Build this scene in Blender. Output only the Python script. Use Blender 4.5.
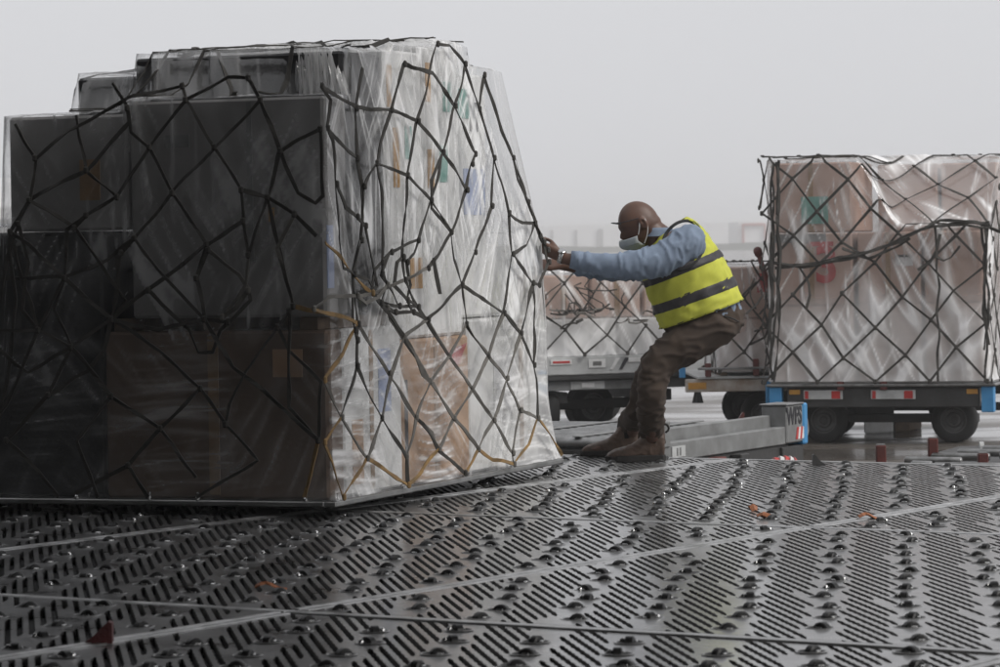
import bpy, bmesh, math, random
from mathutils import Vector, Matrix, noise, Quaternion
R = math.radians
random.seed(7)
scene = bpy.context.scene
for o in list(bpy.data.objects): bpy.data.objects.remove(o)

# ---------------------------------------------------------------- camera
F, ROLL, YH = 3400.0, R(1.0), -88.0        # focal length, roll and horizon in photograph pixels (1000 x 667)
H = 1.15                                   # camera height above the castor deck (z = 0)
T = 0.50                                   # the apron lies this far below the deck
cam_d = bpy.data.cameras.new('camera'); cam = bpy.data.objects.new('camera', cam_d)
scene.collection.objects.link(cam); scene.camera = cam
cam.location = (0, 0, H)
cam.rotation_euler = (Matrix.Rotation(math.pi/2, 3, 'X') @ Matrix.Rotation(-ROLL, 3, 'Z')).to_euler()
cam_d.sensor_fit = 'HORIZONTAL'; cam_d.sensor_width = 36.0; cam_d.lens = 36.0*F/1000.0
cam_d.shift_x = math.sin(ROLL)*YH/1000.0*-1; cam_d.shift_y = math.cos(ROLL)*YH/1000.0
cam_d.clip_start = 0.1; cam_d.clip_end = 8000
cam_d.dof.use_dof = True; cam_d.dof.focus_distance = 16.5; cam_d.dof.aperture_fstop = 9.0

# ---------------------------------------------------------------- sky and sun (overcast)
SUN_EL, SUN_AZ = R(42), R(118)              # azimuth from +Y towards +X
world = bpy.data.worlds.new('World'); scene.world = world; world.use_nodes = True
wn = world.node_tree.nodes; wl = world.node_tree.links; wn.clear()
wo = wn.new('ShaderNodeOutputWorld'); bg = wn.new('ShaderNodeBackground')
sky = wn.new('ShaderNodeTexSky'); sky.sky_type = 'NISHITA'; sky.sun_disc = False
sky.sun_elevation = SUN_EL; sky.sun_rotation = SUN_AZ; sky.air_density = 1.0; sky.dust_density = 4.0; sky.ozone_density = 1.0
hs = wn.new('ShaderNodeHueSaturation'); hs.inputs['Saturation'].default_value = 0.12
mx = wn.new('ShaderNodeMix'); mx.data_type = 'RGBA'; mx.inputs[0].default_value = 0.88
mx.inputs[7].default_value = (5.30, 5.34, 5.55, 1)
wl.new(sky.outputs[0], hs.inputs['Color']); wl.new(hs.outputs[0], mx.inputs[6]); wl.new(mx.outputs[2], bg.inputs[0])
bg.inputs[1].default_value = 0.1
wl.new(bg.outputs[0], wo.inputs[0])
sd = bpy.data.lights.new('sun', 'SUN'); sun = bpy.data.objects.new('sun', sd); scene.collection.objects.link(sun)
sd.energy = 1.5; sd.angle = R(25); sd.color = (1.0, 0.97, 0.93)
sv = Vector((math.sin(SUN_AZ)*math.cos(SUN_EL), math.cos(SUN_AZ)*math.cos(SUN_EL), math.sin(SUN_EL)))
sun.rotation_euler = sv.to_track_quat('Z', 'Y').to_euler()
sun.location = (10, 10, 30)
scene.view_settings.view_transform = 'Standard'; scene.view_settings.look = 'None'
scene.view_settings.exposure = 0.5; scene.view_settings.gamma = 1.0
scene.view_settings.use_curve_mapping = False
scene.render.engine = 'CYCLES'
scene.cycles.transparent_max_bounces = 24; scene.cycles.max_bounces = 8
scene.cycles.volume_bounces = 1

# ---------------------------------------------------------------- pixel -> place helpers
def lev(px, py):
    dx, dy = px-500.0, py-333.5; c, s = math.cos(ROLL), math.sin(ROLL)
    return c*dx - s*dy, s*dx + c*dy - YH
def G(px, py, z=0.0):                      # the point of the horizontal plane z under a pixel
    a, b = lev(px, py); Y = (H-z)*F/b
    return Vector((a/F*Y, Y, z))
def P(px, py, Y):                          # the point at depth Y under a pixel
    a, b = lev(px, py)
    return Vector((a/F*Y, Y, H - b/F*Y))
def plane_hit(px, py, p0, n):
    a, b = lev(px, py); d = Vector((a/F, 1.0, -b/F)); o = Vector((0, 0, H))
    t = (p0-o).dot(n)/d.dot(n)
    return o + d*t

# ---------------------------------------------------------------- materials
def new_mat(name):
    m = bpy.data.materials.new(name); m.use_nodes = True
    return m, m.node_tree.nodes, m.node_tree.links, m.node_tree.nodes['Principled BSDF']
def mat(name, c1, c2=None, rough=0.6, metal=0.0, scale=8.0, bump=0.15, bscale=None, r2=None, spec=0.5, stretch=(1,1,1), detail=6, bdist=0.01, coat=0.0):
    m, n, l, b = new_mat(name)
    tc = n.new('ShaderNodeTexCoord'); mp = n.new('ShaderNodeMapping'); mp.inputs['Scale'].default_value = stretch
    l.new(tc.outputs['Object'], mp.inputs[0])
    t = n.new('ShaderNodeTexNoise'); t.inputs['Scale'].default_value = scale; t.inputs['Detail'].default_value = detail
    t.inputs['Roughness'].default_value = 0.62
    l.new(mp.outputs[0], t.inputs[0])
    rp = n.new('ShaderNodeValToRGB'); c2 = c2 or tuple(x*0.7 for x in c1)
    rp.color_ramp.elements[0].position = 0.32; rp.color_ramp.elements[1].position = 0.68
    rp.color_ramp.elements[0].color = (*c2, 1); rp.color_ramp.elements[1].color = (*c1, 1)
    l.new(t.outputs[0], rp.inputs[0]); l.new(rp.outputs[0], b.inputs['Base Color'])
    b.inputs['Metallic'].default_value = metal; b.inputs['Specular IOR Level'].default_value = spec
    b.inputs['Coat Weight'].default_value = coat; b.inputs['Coat Roughness'].default_value = 0.15
    t2 = n.new('ShaderNodeTexNoise'); t2.inputs['Scale'].default_value = bscale or scale*6; t2.inputs['Detail'].default_value = 5
    l.new(mp.outputs[0], t2.inputs[0])
    mr = n.new('ShaderNodeMapRange'); mr.inputs['To Min'].default_value = rough; mr.inputs['To Max'].default_value = r2 if r2 is not None else min(1, rough+0.15)
    mr.inputs['From Min'].default_value = 0.35; mr.inputs['From Max'].default_value = 0.65
    l.new(t.outputs[0], mr.inputs[0]); l.new(mr.outputs[0], b.inputs['Roughness'])
    bp = n.new('ShaderNodeBump'); bp.inputs['Strength'].default_value = bump; bp.inputs['Distance'].default_value = bdist
    l.new(t2.outputs[0], bp.inputs['Height']); l.new(bp.outputs[0], b.inputs['Normal'])
    return m

def film_mat(name, lo=0.05, hi=0.75, tint=(0.94, 0.94, 0.94), low=None):
    """clear stretch film: see-through where it lies flat, milky where it is creased or doubled
    (the mesh stores how creased it is); low=(z, more) makes it thicker below z"""
    m, n, l, b = new_mat(name)
    out = n['Material Output']
    tc = n.new('ShaderNodeTexCoord')
    at = n.new('ShaderNodeAttribute'); at.attribute_name = 'crease'
    big = n.new('ShaderNodeTexNoise'); big.inputs['Scale'].default_value = 3.2; big.inputs['Detail'].default_value = 5; l.new(tc.outputs['Object'], big.inputs[0])
    fine = n.new('ShaderNodeTexNoise'); fine.inputs['Scale'].default_value = 60; fine.inputs['Detail'].default_value = 3; l.new(tc.outputs['Object'], fine.inputs[0])
    a1 = n.new('ShaderNodeMapRange'); a1.inputs['From Min'].default_value = 0.40; a1.inputs['From Max'].default_value = 0.68
    a1.inputs['To Min'].default_value = 0.0; a1.inputs['To Max'].default_value = 0.07; l.new(big.outputs[0], a1.inputs[0])
    sm = n.new('ShaderNodeMath'); sm.operation = 'ADD'; l.new(at.outputs['Fac'], sm.inputs[0]); l.new(a1.outputs[0], sm.inputs[1])
    h = sm.outputs[0]
    if low:
        sx = n.new('ShaderNodeSeparateXYZ'); l.new(tc.outputs['Object'], sx.inputs[0])
        mr = n.new('ShaderNodeMapRange'); mr.inputs['From Min'].default_value = low[0]+0.12; mr.inputs['From Max'].default_value = low[0]-0.12
        mr.inputs['To Min'].default_value = 0; mr.inputs['To Max'].default_value = low[1]; l.new(sx.outputs[2], mr.inputs[0])
        s2 = n.new('ShaderNodeMath'); s2.operation = 'ADD'; l.new(h, s2.inputs[0]); l.new(mr.outputs[0], s2.inputs[1]); h = s2.outputs[0]
    op = n.new('ShaderNodeMapRange'); op.inputs['From Min'].default_value = 0.0; op.inputs['From Max'].default_value = 1.0
    op.inputs['To Min'].default_value = lo; op.inputs['To Max'].default_value = hi; l.new(h, op.inputs[0])
    b.inputs['Base Color'].default_value = (*tint, 1); b.inputs['Roughness'].default_value = 0.16
    b.inputs['Specular IOR Level'].default_value = 0.7
    bp = n.new('ShaderNodeBump'); bp.inputs['Strength'].default_value = 0.25; bp.inputs['Distance'].default_value = 0.006
    l.new(fine.outputs[0], bp.inputs['Height']); l.new(bp.outputs[0], b.inputs['Normal'])
    trl = n.new('ShaderNodeBsdfTranslucent'); trl.inputs[0].default_value = (*tint, 1)
    body = n.new('ShaderNodeMixShader'); body.inputs[0].default_value = 0.15
    l.new(b.outputs[0], body.inputs[1]); l.new(trl.outputs[0], body.inputs[2])
    tr = n.new('ShaderNodeBsdfTransparent'); tr.inputs[0].default_value = (0.97, 0.97, 0.97, 1)
    gl = n.new('ShaderNodeBsdfGlossy'); gl.inputs['Roughness'].default_value = 0.09; l.new(bp.outputs[0], gl.inputs['Normal'])
    lw = n.new('ShaderNodeLayerWeight'); lw.inputs[0].default_value = 0.5      # the same from both sides of the film
    pw = n.new('ShaderNodeMath'); pw.operation = 'POWER'; l.new(lw.outputs['Facing'], pw.inputs[0]); pw.inputs[1].default_value = 5.0
    fr = n.new('ShaderNodeMath'); fr.operation = 'MULTIPLY_ADD'; l.new(pw.outputs[0], fr.inputs[0]); fr.inputs[1].default_value = 0.80; fr.inputs[2].default_value = 0.06
    clear = n.new('ShaderNodeMixShader'); l.new(fr.outputs[0], clear.inputs[0]); l.new(tr.outputs[0], clear.inputs[1]); l.new(gl.outputs[0], clear.inputs[2])
    mix = n.new('ShaderNodeMixShader'); l.new(op.outputs[0], mix.inputs[0]); l.new(clear.outputs[0], mix.inputs[1]); l.new(body.outputs[0], mix.inputs[2])
    l.new(mix.outputs[0], out.inputs['Surface'])
    return m

M = {}
M['deck'] = mat('deck steel', (0.20, 0.20, 0.20), (0.075, 0.073, 0.071), rough=0.24, r2=0.52, metal=0.15, scale=3.5, bump=0.4, bscale=30, bdist=0.006, spec=0.7, coat=0.7)
M['deck_base'] = mat('pit under the deck', (0.012, 0.012, 0.012), rough=0.7, scale=5)
M['strip'] = mat('joint strip aluminium', (0.58, 0.58, 0.58), (0.26, 0.26, 0.255), rough=0.28, r2=0.5, metal=0.85, scale=9, bump=0.2, bdist=0.003)
M['wheel'] = mat('castor wheel', (0.016, 0.016, 0.016), (0.008, 0.008, 0.008), rough=0.38, scale=30, spec=0.4)
M['chrome'] = mat('castor fork', (0.75, 0.75, 0.74), (0.35, 0.35, 0.345), rough=0.10, r2=0.30, metal=1.0, scale=30)
M['alu'] = mat('pallet aluminium', (0.42, 0.42, 0.42), (0.25, 0.25, 0.24), rough=0.35, metal=0.9, scale=6, bump=0.2, bdist=0.003)
M['card'] = mat('brown cardboard', (0.46, 0.295, 0.18), (0.38, 0.235, 0.14), rough=0.75, scale=3, bump=0.12, bscale=70, bdist=0.003)
M['card_pink'] = mat('pinkish cardboard', (0.48, 0.335, 0.275), (0.38, 0.26, 0.21), rough=0.75, scale=3, bump=0.12, bscale=70, bdist=0.003)
M['card_white'] = mat('white carton', (0.78, 0.78, 0.77), (0.62, 0.62, 0.61), rough=0.65, scale=3, bump=0.1, bscale=60, bdist=0.003)
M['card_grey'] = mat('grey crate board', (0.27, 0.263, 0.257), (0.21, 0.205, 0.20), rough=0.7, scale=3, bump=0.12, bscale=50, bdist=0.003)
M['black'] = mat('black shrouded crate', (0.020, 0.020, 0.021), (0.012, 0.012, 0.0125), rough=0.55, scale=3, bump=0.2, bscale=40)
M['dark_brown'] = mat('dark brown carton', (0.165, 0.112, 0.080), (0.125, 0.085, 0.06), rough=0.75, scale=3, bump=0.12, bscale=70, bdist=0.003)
M['tape_orange'] = mat('ochre print', (0.50, 0.27, 0.07), (0.42, 0.22, 0.05), rough=0.5, scale=20)
M['tape_green'] = mat('green print', (0.16, 0.36, 0.31), (0.13, 0.29, 0.25), rough=0.5, scale=20)
M['tape_brown'] = mat('parcel tape', (0.30, 0.19, 0.10), (0.24, 0.15, 0.08), rough=0.3, scale=20)
M['paper'] = mat('white paper', (0.62, 0.62, 0.62), (0.55, 0.55, 0.56), rough=0.6, scale=12)
M['paper_blue'] = mat('pale blue label', (0.36, 0.42, 0.60), (0.30, 0.36, 0.53), rough=0.5, scale=9)
M['ink'] = mat('dark print', (0.03, 0.03, 0.035), rough=0.6, scale=12)
M['red_print'] = mat('red print', (0.42, 0.03, 0.03), (0.33, 0.02, 0.02), rough=0.5, scale=14)
M['strap'] = mat('net webbing', (0.060, 0.056, 0.050), (0.032, 0.030, 0.027), rough=0.8, scale=14, bump=0.5, bscale=320, bdist=0.002)
M['strap_tan'] = mat('ochre net webbing', (0.33, 0.20, 0.075), (0.15, 0.10, 0.045), rough=0.8, scale=12, bump=0.5, bscale=320, bdist=0.002)
M['strap_grey'] = mat('grey net webbing', (0.17, 0.16, 0.145), (0.09, 0.085, 0.075), rough=0.8, scale=12, bump=0.5, bscale=320, bdist=0.002)
M['film'] = film_mat('stretch film', 0.025, 0.95)
M['film_far'] = film_mat('stretch film on far loads', 0.08, 0.96, low=(0.66, 0.42))
M['film_mid'] = film_mat('stretch film on low loads', 0.05, 0.88, low=(0.32, 0.40))
M['tarmac'] = None
M['steel_grey'] = mat('grey painted steel', (0.22, 0.225, 0.225), (0.12, 0.12, 0.118), rough=0.42, r2=0.6, scale=7, bump=0.12, bdist=0.004)
M['steel_pale'] = mat('pale grey painted steel', (0.50, 0.51, 0.51), (0.34, 0.345, 0.34), rough=0.42, r2=0.6, scale=7, bump=0.12, bdist=0.004)
M['steel_dark'] = mat('dark steel', (0.05, 0.05, 0.05), (0.028, 0.027, 0.026), rough=0.5, scale=8, bump=0.2)
M['steel_rail'] = mat('worn steel edge', (0.36, 0.36, 0.36), (0.17, 0.17, 0.165), rough=0.35, metal=0.8, scale=10)
M['white_rust'] = mat('dirty white beam', (0.52, 0.50, 0.47), (0.25, 0.17, 0.11), rough=0.5, scale=6, bump=0.15)
M['blue'] = mat('blue plastic corner', (0.06, 0.27, 0.52), (0.04, 0.20, 0.42), rough=0.4, scale=9)
M['tyre'] = mat('tyre rubber', (0.022, 0.022, 0.022), (0.014, 0.014, 0.014), rough=0.75, scale=20, bump=0.3)
M['rim'] = mat('wheel rim', (0.12, 0.12, 0.12), (0.07, 0.07, 0.068), rough=0.5, metal=0.3, scale=12)
M['rust_red'] = mat('rusty red paint', (0.13, 0.028, 0.022), (0.07, 0.018, 0.015), rough=0.5, scale=18, bump=0.3)
M['maroon'] = mat('dark maroon rubber', (0.10, 0.018, 0.018), (0.06, 0.012, 0.012), rough=0.55, scale=18, bump=0.3)
M['red'] = mat('red reflector', (0.50, 0.04, 0.035), (0.38, 0.03, 0.03), rough=0.4, scale=18)
M['white'] = mat('white reflector', (0.70, 0.70, 0.70), (0.55, 0.55, 0.54), rough=0.4, scale=18)
M['amber'] = mat('amber reflector', (0.55, 0.28, 0.05), (0.42, 0.20, 0.04), rough=0.4, scale=18)
M['orange'] = mat('orange scrap', (0.42, 0.15, 0.06), (0.30, 0.11, 0.045), rough=0.5, scale=18)
M['skin'] = mat('skin', (0.115, 0.058, 0.038), (0.085, 0.042, 0.028), rough=0.42, scale=14, bump=0.12, bscale=160, bdist=0.002)
M['shirt'] = mat('blue grey shirt', (0.22, 0.275, 0.36), (0.175, 0.22, 0.295), rough=0.85, scale=9, bump=0.2, bscale=240, bdist=0.002)
M['vest'] = mat('yellow vest', (0.57, 0.585, 0.075), (0.44, 0.455, 0.05), rough=0.7, scale=8, bump=0.2, bscale=260, bdist=0.002)
M['vest_band'] = mat('dark reflective band', (0.042, 0.038, 0.042), (0.028, 0.026, 0.029), rough=0.55, scale=20)
M['trim'] = mat('black trim', (0.02, 0.02, 0.02), rough=0.7, scale=20)
M['trousers'] = mat('brown trousers', (0.066, 0.047, 0.035), (0.044, 0.031, 0.024), rough=0.88, scale=10, bump=0.25, bscale=240, bdist=0.002)
M['boot'] = mat('brown leather boot', (0.10, 0.062, 0.043), (0.05, 0.031, 0.022), rough=0.5, scale=14, bump=0.25, bdist=0.004)
M['boot_dark'] = mat('boot elastic', (0.02, 0.018, 0.017), rough=0.8, scale=14)
M['mask'] = mat('pale mask', (0.42, 0.45, 0.46), (0.36, 0.39, 0.40), rough=0.8, scale=20)
M['lens'] = mat('spectacle lens', (0.10, 0.11, 0.13), rough=0.08, scale=5, bump=0)
M['hall'] = mat('hall cladding', (0.06, 0.06, 0.06), (0.045, 0.045, 0.045), rough=0.8, scale=1)
M['far_white'] = mat('far hall cladding', (0.80, 0.80, 0.81), (0.72, 0.72, 0.73), rough=0.7, scale=0.1, bump=0)  # cladding lightened, so part of the haze sits in its colour
M['far_grey'] = mat('far grey panel', (0.34, 0.34, 0.34), (0.28, 0.28, 0.28), rough=0.7, scale=0.1, bump=0)
M['far_red'] = mat('far red frame', (0.40, 0.10, 0.08), rough=0.7, scale=0.1, bump=0)
M['wood'] = mat('weathered wood', (0.16, 0.115, 0.08), (0.09, 0.065, 0.045), rough=0.8, scale=5, stretch=(1, 8, 8))

# ---------------------------------------------------------------- mesh building
class MB:
    def __init__(s): s.v = []; s.f = []; s.mi = []; s.cur = 0
    def add(s, vs, fs):
        o = len(s.v); s.v += [Vector(v) for v in vs]; s.f += [tuple(i+o for i in f) for f in fs]; s.mi += [s.cur]*len(fs); return s
    def box(s, o, e1, e2, e3, ch=0.0):
        """box from corner o with edge vectors e1 e2 e3; ch chamfers the edges"""
        o, e1, e2, e3 = map(Vector, (o, e1, e2, e3))
        if e1.cross(e2).dot(e3) < 0: e1, e2 = e2, e1
        if ch <= 0:
            vs = [o+e1*a+e2*b+e3*c for c in (0, 1) for b in (0, 1) for a in (0, 1)]
            return s.add(vs, [(0,2,3,1),(4,5,7,6),(0,1,5,4),(2,6,7,3),(0,4,6,2),(1,3,7,5)])
        L = [e.length for e in (e1, e2, e3)]; c = [min(0.45, ch/l) for l in L]; E = (e1, e2, e3)
        vs = []; idx = {}
        for k in range(8):
            bits = (k & 1, k >> 1 & 1, k >> 2 & 1)
            for ax in range(3):
                t = [b for b in bits]
                q = [(c[i] if bits[i] == 0 else 1-c[i]) if i != ax else float(bits[i]) for i in range(3)]
                idx[(k, ax)] = len(vs); vs.append(o+E[0]*q[0]+E[1]*q[1]+E[2]*q[2])
        fs = []
        for ax in range(3):
            i, j = [(1, 2), (2, 0), (0, 1)][ax]
            for side in (0, 1):
                ks = [side << ax, side << ax | 1 << i, side << ax | 1 << i | 1 << j, side << ax | 1 << j]
                f = [idx[(k, ax)] for k in ks]; fs.append(tuple(f if side else f[::-1]))
        for ax in range(3):                       # edge chamfers along axis ax
            i, j = [(1, 2), (2, 0), (0, 1)][ax]
            for bi in (0, 1):
                for bj in (0, 1):
                    k0 = bi << i | bj << j; k1 = k0 | 1 << ax
                    f = [idx[(k0, i)], idx[(k0, j)], idx[(k1, j)], idx[(k1, i)]]
                    fs.append(tuple(f if bi ^ bj == 0 else f[::-1]))
        for k in range(8):
            f = [idx[(k, 0)], idx[(k, 1)], idx[(k, 2)]]
            par = (k & 1) ^ (k >> 1 & 1) ^ (k >> 2 & 1)
            fs.append(tuple(f if par else f[::-1]))
        return s.add(vs, fs)
    def cyl(s, p0, p1, r0, r1=None, n=16, cap=True):
        p0, p1 = Vector(p0), Vector(p1); r1 = r0 if r1 is None else r1
        z = (p1-p0).normalized(); x = z.orthogonal().normalized(); y = z.cross(x)
        vs = [p+(x*math.cos(2*math.pi*i/n)+y*math.sin(2*math.pi*i/n))*r for p, r in ((p0, r0), (p1, r1)) for i in range(n)]
        fs = [(i, (i+1) % n, n+(i+1) % n, n+i) for i in range(n)]
        if cap: fs += [tuple(range(n))[::-1], tuple(range(n, 2*n))]
        return s.add(vs, fs)
    def lathe(s, c, axis, prof, n=20):
        """prof: list of (distance along axis, radius)"""
        c = Vector(c); z = Vector(axis).normalized(); x = z.orthogonal().normalized(); y = z.cross(x)
        vs = [c+z*d+(x*math.cos(2*math.pi*i/n)+y*math.sin(2*math.pi*i/n))*r for d, r in prof for i in range(n)]
        fs = [(k*n+i, k*n+(i+1) % n, (k+1)*n+(i+1) % n, (k+1)*n+i) for k in range(len(prof)-1) for i in range(n)]
        return s.add(vs, fs)
    def tube(s, pts, r, n=8):
        pts = [Vector(p) for p in pts]; rr = r if isinstance(r, (list, tuple)) else [r]*len(pts)
        up = None; vs = []
        for k, p in enumerate(pts):
            t = (pts[min(k+1, len(pts)-1)]-pts[max(k-1, 0)]).normalized()
            if up is None: up = t.orthogonal().normalized()
            up = (up-t*up.dot(t)).normalized(); w = t.cross(up)
            vs += [p+(up*math.cos(2*math.pi*i/n)+w*math.sin(2*math.pi*i/n))*rr[k] for i in range(n)]
        m = len(pts)
        fs = [(k*n+i, k*n+(i+1) % n, (k+1)*n+(i+1) % n, (k+1)*n+i) for k in range(m-1) for i in range(n)]
        fs += [tuple(range(n))[::-1], tuple(range((m-1)*n, m*n))]
        return s.add(vs, fs)
    def ribbon(s, pts, nrm, width, thick=0.004, twist=0.0, seed=0):
        """flat webbing along pts, its flat side towards nrm (one vector or one per point)"""
        pts = [Vector(p) for p in pts]; m = len(pts); vs = []
        for k, p in enumerate(pts):
            t = (pts[min(k+1, m-1)]-pts[max(k-1, 0)])
            if t.length < 1e-6: t = Vector((0, 0, 1))
            t.normalize(); nn = nrm[k] if isinstance(nrm, list) else nrm
            nn = (nn-t*nn.dot(t)).normalized()
            if twist:
                a = twist*noise.noise(Vector((k*0.23+seed*7.1, seed*1.7, 0.3)))
                nn = Quaternion(t, a) @ nn
            w = t.cross(nn)*(width*0.5*(0.85+0.3*noise.noise(Vector((k*0.5, seed*3.3, 1.1)))))
            h = nn*thick*0.5
            vs += [p-w-h, p+w-h, p+w+h, p-w+h]
        fs = []
        for k in range(m-1):
            a, b = k*4, k*4+4
            for i in range(4): j = (i+1) % 4; fs.append((a+i, a+j, b+j, b+i))
        fs += [(3, 2, 1, 0), ((m-1)*4, (m-1)*4+1, (m-1)*4+2, (m-1)*4+3)]
        return s.add(vs, fs)
    def loft(s, rings, cap=True):
        """rings: equal-length lists of points"""
        n = len(rings[0]); m = len(rings); vs = [p for r in rings for p in r]
        fs = [(k*n+i, k*n+(i+1) % n, (k+1)*n+(i+1) % n, (k+1)*n+i) for k in range(m-1) for i in range(n)]
        if cap: fs += [tuple(range(n))[::-1], tuple(range((m-1)*n, m*n))]
        return s.add(vs, fs)
    def grid(s, rows):
        n = len(rows[0]); m = len(rows); vs = [p for r in rows for p in r]
        return s.add(vs, [(k*n+i, k*n+i+1, (k+1)*n+i+1, (k+1)*n+i) for k in range(m-1) for i in range(n-1)])
    def mesh(s, name, mats, origin=Vector((0, 0, 0)), smooth=False, recalc=True):
        me = bpy.data.meshes.new(name); me.from_pydata([tuple(v-origin) for v in s.v], [], s.f)
        for m in (mats if isinstance(mats, (list, tuple)) else [mats]): me.materials.append(m)
        if any(s.mi): me.polygons.foreach_set('material_index', s.mi)
        if recalc:
            bm = bmesh.new(); bm.from_mesh(me); bmesh.ops.recalc_face_normals(bm, faces=bm.faces); bm.to_mesh(me); bm.free()
        if smooth: me.polygons.foreach_set('use_smooth', [True]*len(me.polygons))
        me.update(); return me
    def build(s, name, mats, parent=None, origin=None, smooth=False, recalc=True):
        if parent is not None: origin = world_loc(parent)
        elif origin is None:
            n = len(s.v); origin = Vector((sum(v.x for v in s.v)/n, sum(v.y for v in s.v)/n, min(v.z for v in s.v)))
        me = s.mesh(name, mats, origin, smooth, recalc)
        return link(name, me, parent, origin)
WL = {}
def world_loc(o): return WL[o.name]
def link(name, data, parent=None, origin=Vector((0, 0, 0))):
    o = bpy.data.objects.new(name, data); scene.collection.objects.link(o)
    if parent is None: o.location = origin
    else: o.parent = parent
    WL[o.name] = Vector(origin)
    return o
def thing(name, loc, label, cat, group=None):
    o = link(name, None, None, Vector(loc)); o.empty_display_size = 0.1
    return tag(o, label, cat, group)
def tag(o, label=None, cat=None, group=None, kind=None):
    if label: o['label'] = label
    if cat: o['category'] = cat
    if group: o['group'] = group
    if kind: o['kind'] = kind
    return o
def smoothed(o, angle=40):
    o.data.polygons.foreach_set('use_smooth', [True]*len(o.data.polygons))
    try: o.data.set_sharp_from_angle(angle=R(angle))
    except Exception: pass
    return o
Z = Vector((0, 0, 1))

# ================================================================ THE SETTING
# ---- apron (wet concrete), one sheet out to the horizon
m, n, l, b = new_mat('wet apron')
tc = n.new('ShaderNodeTexCoord')
mp = n.new('ShaderNodeMapping'); mp.inputs['Scale'].default_value = (0.12, 0.30, 1); l.new(tc.outputs['Object'], mp.inputs[0])
t1 = n.new('ShaderNodeTexNoise'); t1.inputs['Scale'].default_value = 2.4; t1.inputs['Detail'].default_value = 7; l.new(mp.outputs[0], t1.inputs[0])
t2 = n.new('ShaderNodeTexNoise'); t2.inputs['Scale'].default_value = 22; t2.inputs['Detail'].default_value = 5; l.new(tc.outputs['Object'], t2.inputs[0])
rr = n.new('ShaderNodeMapRange'); rr.inputs['From Min'].default_value = 0.42; rr.inputs['From Max'].default_value = 0.60; rr.inputs['To Min'].default_value = 0.05; rr.inputs['To Max'].default_value = 0.42
l.new(t1.outputs[0], rr.inputs[0]); l.new(rr.outputs[0], b.inputs['Roughness'])
cr = n.new('ShaderNodeValToRGB'); cr.color_ramp.elements[0].color = (0.075, 0.064, 0.055, 1); cr.color_ramp.elements[1].color = (0.15, 0.135, 0.12, 1)
cr.color_ramp.elements[0].position = 0.35; cr.color_ramp.elements[1].position = 0.7
l.new(t2.outputs[0], cr.inputs[0]); l.new(cr.outputs[0], b.inputs['Base Color'])
bp = n.new('ShaderNodeBump'); bp.inputs['Strength'].default_value = 0.12; bp.inputs['Distance'].default_value = 0.01
l.new(t2.outputs[0], bp.inputs['Height']); l.new(bp.outputs[0], b.inputs['Normal'])
M['tarmac'] = m
tag(MB().grid([[Vector((x, y, -T)) for x in (-1500, -60, -10, 10, 60, 1500)] for y in (-40, 0, 20, 40, 80, 300, 2400)]).build('apron', M['tarmac'], origin=Vector((0, 0, -T))), kind='structure')

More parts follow.
